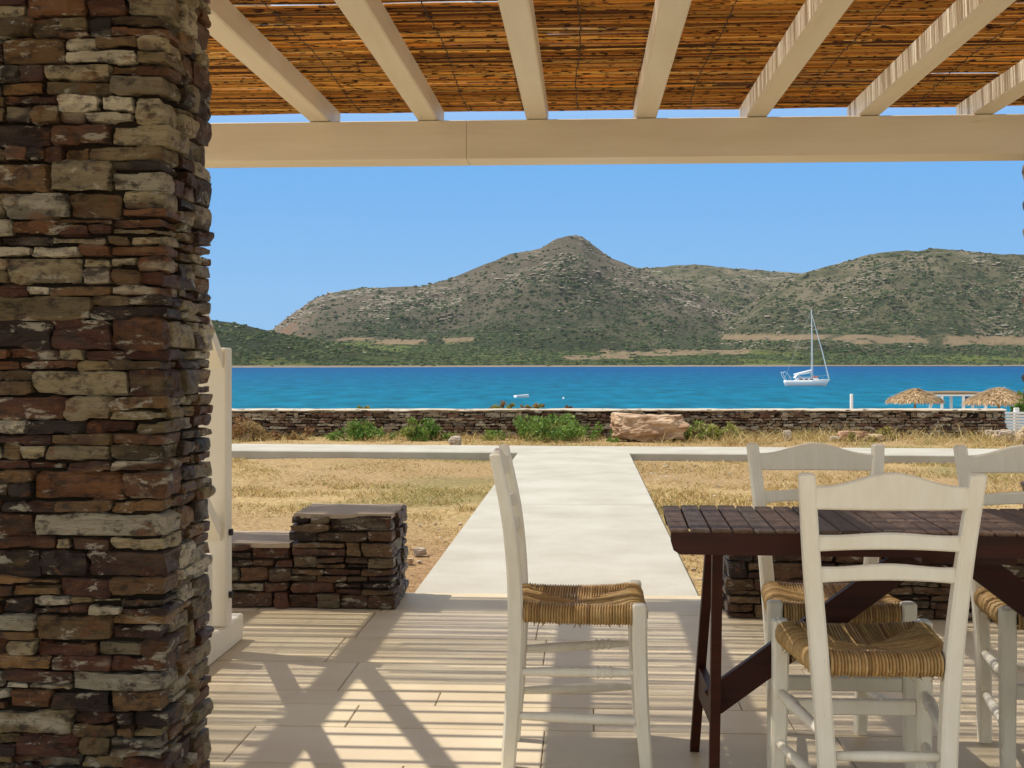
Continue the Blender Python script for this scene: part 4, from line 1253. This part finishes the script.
bc = at_d(935, 408, 62); zg = gz(bc.y)
cb = thing('beach_shelter', 'flat reed-roofed beach shelter on white posts between the thatched parasols', 'shelter', (bc.x, bc.y, zg))
def shz(y): return HC + (HOR - y) / F * 62 - zg
Wd = 52 / F * 62
g = MB(); rs = random.Random(2)
for k in range(26):
    y_ = k * .09
    g.tube([(-.1, y_, shz(393.2) + rs.uniform(-.02,.02)), (Wd*.5, y_, shz(393.0) + rs.uniform(-.02,.02)), (Wd, y_, shz(393.2))], .045, 5, np.array((.42,.31,.2)) * rs.uniform(.7,1.2))
g.build('reed_roof', M['thatch'], cb)
g = MB(); g.box((-.05,-.05,shz(396)), (Wd,.05,shz(394.6))); g.box((-.05,2.2,shz(396)), (Wd,2.3,shz(394.6))); g.build('roof_frame', M['white'], cb)
for x in (.35, 1.4, Wd-.1):
    for y_ in (.07, 2.13):
        g = MB(); g.box((x-.06,y_-.06,-.3), (x+.06,y_+.06,shz(396.1))); g.build('post', M['white'], cb)
bl = at_d(967, 408, 62.9)
g = MB(); g.box((-.17,-.02,HC+(HOR-404.5)/F*62.9-gz(bl.y)), (.17,.02,HC+(HOR-397)/F*62.9-gz(bl.y)), bev=.01); g.box((-.17,-.035,HC+(HOR-397.4)/F*62.9-gz(bl.y)), (.17,.035,HC+(HOR-396.6)/F*62.9-gz(bl.y)), bev=.01)
tag(g.build('hanging_cloth', M['blue'], loc=(bl.x, bl.y, gz(bl.y))), 'blue cloth hanging under the flat reed-roofed shelter', 'cloth')

wp = at_d(851.5, 408, 55); zg = gz(wp.y)
g = MB(); top = HC + (HOR - 394) / F * 55 - zg
g.tube([(0,0,-.3),(0,0,top-.02),(0,0,top)], [.07,.07,.06], 12)
tag(g.build('bollard_post', M['white'], loc=(wp.x, wp.y, zg)), 'plain white post standing on the beach beyond the wall', 'post')

# ------------------------------------------------------------------ boats
bp_ = at_z(807, 386, -3.0)
sb = thing('sailboat', 'white single-masted sailing yacht at anchor with sails furled', 'sailboat', (bp_.x, bp_.y, -3.0), YAW)
LB = 8.0
g = MB(); rings = []
for k in range(25):
    s = k / 24; x = -LB/2 + LB * s
    bm2 = 1.35 * (math.sin(min(1, (s * .85 + .30)) * math.pi * .5) if s < .55 else (1 - ((s - .55) / .45) ** 2.2)) * (1 if s > .02 else .95)
    bm2 = max(bm2, .03)
    sh = .92 + .28 * s ** 2 + .04 * (1 - s); rk = .5 * max(0, (s - .85) / .15) * 0
    rings.append([(x + .35*s*.0, -bm2, sh), (x, -bm2*.96, sh*.5), (x, -bm2*.75, 0.0), (x, 0, -.45), (x, bm2*.75, 0.0), (x, bm2*.96, sh*.5), (x, bm2, sh)])
for k in range(25):     # raked bow: shift the waterline back
    s = k / 24
    for j in range(7):
        p = rings[k][j]; up = p[2] / 1.2
        rings[k][j] = (p[0] + (up - 1) * .7 * s ** 3 + (1 - up) * .25 * (1 - s) ** 3, p[1], p[2])
g.sweep(rings); g.build('hull', M['white'], sb, smooth=True)
g = MB(); st = [[(x + .3 * (1 - (p[2] - .98) / .5) * 0, p[1], p[2]) for p in rings[int((x + LB/2) / LB * 24)][:1]] for x in (0,)]
def cab(x0, x1, w0, w1, z0, z1):
    return [[(x0,-w0,z0),(x1,-w1,z0),(x1,w1,z0),(x0,w0,z0)], [(x0+.1,-w0*.85,z1),(x1-.5,-w1*.8,z1),(x1-.5,w1*.8,z1),(x0+.1,w0*.85,z1)]]
g = MB(); g.sweep(cab(-1.9, 2.2, .95, .6, .95, 1.42)); g.build('cabin', M['white'], sb)
g = MB()
for x in (-1.2, -.3, .6):
    g.box((x-.28,-.93+.1*(x+1.9)/2-.02,1.10), (x+.28,-.80+.1*(x+1.9)/2,1.28))
g.build('cabin_window', M['glass'], sb)
g = MB(); mh = 13.1; mxp = .85
g.tube([(mxp,0,1.3),(mxp,0,mh*.6),(mxp-.08,0,mh)], [.10,.09,.07], 8); g.build('mast', M['alu'], sb)
g = MB(); g.tube([(mxp-.08,0,mh-.6),(2.6,0,6.0),(3.75,0,1.3)], [.05,.09,.10], 8); g.build('furled_jib', M['sailcloth'], sb)
g = MB(); g.tube([(mxp-.1,0,2.55),(-.6,0,2.25),(-2.3,0,1.95)], [.30,.26,.12], 8); g.build('furled_mainsail', M['sailcloth'], sb, smooth=True)
g = MB(); g.tube([(mxp-.08,0,mh),(-3.9,0,1.1)], .012, 4); g.tube([(mxp-.08,0,mh*.95),(mxp,-1.2,1.0)], .012, 4); g.tube([(mxp-.08,0,mh*.95),(mxp,1.2,1.0)], .012, 4); g.build('rigging', M['alu'], sb)
g = MB(); g.sweep([[(-2.2,-.8,1.38),(-2.2,.8,1.38),(-2.2,.75,1.42),(-2.2,-.75,1.42)],[(-1.7,-.8,1.95),(-1.7,.8,1.95),(-1.8,.75,2.0),(-1.8,-.75,2.0)],[(-1.0,-.7,1.45),(-1.0,.7,1.45),(-1.0,.65,1.5),(-1.0,-.65,1.5)]]); g.build('spray_hood', M['sailcloth'], sb)
g = MB()
for y_ in (-.8, .8): g.tube([(-3.6,y_,.95),(-4.15,y_,1.8),(-4.3,y_,2.35)], .05, 6); 
g.tube([(-4.3,-.8,2.35),(-4.3,.8,2.35)], .05, 6); g.tube([(-4.3,-.8,2.3),(-4.0,-.8,2.5),(-3.4,-.8,2.0),(-2.9,-.8,1.2)], .05, 6)
g.build('stern_arch', M['white'], sb)
g = MB(); g.box((.9,-.5,1.44), (1.9,.35,1.72), bev=.08); g.build('deck_bundle', M['red'], sb)
g = MB()
for y_ in (-1,):
    g.tube([(-3.4,-1.28,1.55),(0,-1.36,1.6),(2.5,-.85,1.75),(3.9,0,1.95)], .018, 5)
    for x, yb_ in ((-3.4,-1.28),(-1.7,-1.34),(0,-1.36),(1.4,-1.15),(2.5,-.85)): g.tube([(x,yb_,.95),(x,yb_,1.6)], .018, 5)
g.build('guard_rail', M['alu'], sb)

dp = at_z(522, 397.5, -3.0)
dg = thing('dinghy', 'small white open dinghy on the turquoise water above the wall', 'dinghy', (dp.x, dp.y, -3.0), YAW + .35)
g = MB(); rings = []
for k in range(9):
    s = k / 8; b = .5 * math.sqrt(max(0, 1 - max(0, (s - .4) / .6) ** 2)) + .02; x = -.85 + 1.7 * s; sh = .26 + .12 * s ** 2
    rings.append([(x,-b,sh),(x,-b*.7,-.05),(x,b*.7,-.05),(x,b,sh),(x,b*.85,sh),(x,b*.5,.12),(x,-b*.5,.12),(x,-b*.85,sh)])
g.sweep(rings); g.build('hull', M['white'], dg)
g = MB(); g.box((-.15,-.45,.2), (.15,.45,.25)); g.build('seat', M['wood'], dg)
by = at_z(563.5, 399, -3.0)
g = MB(); g.tube([(0,0,-.15),(0,0,0),(0,0,.12),(0,0,.19),(0,0,.23)], [.05,.11,.12,.08,.02], 12)
tag(g.build('buoy', M['white'], loc=(by.x, by.y, -3.0), smooth=True), 'small round white buoy right of the dinghy', 'buoy')
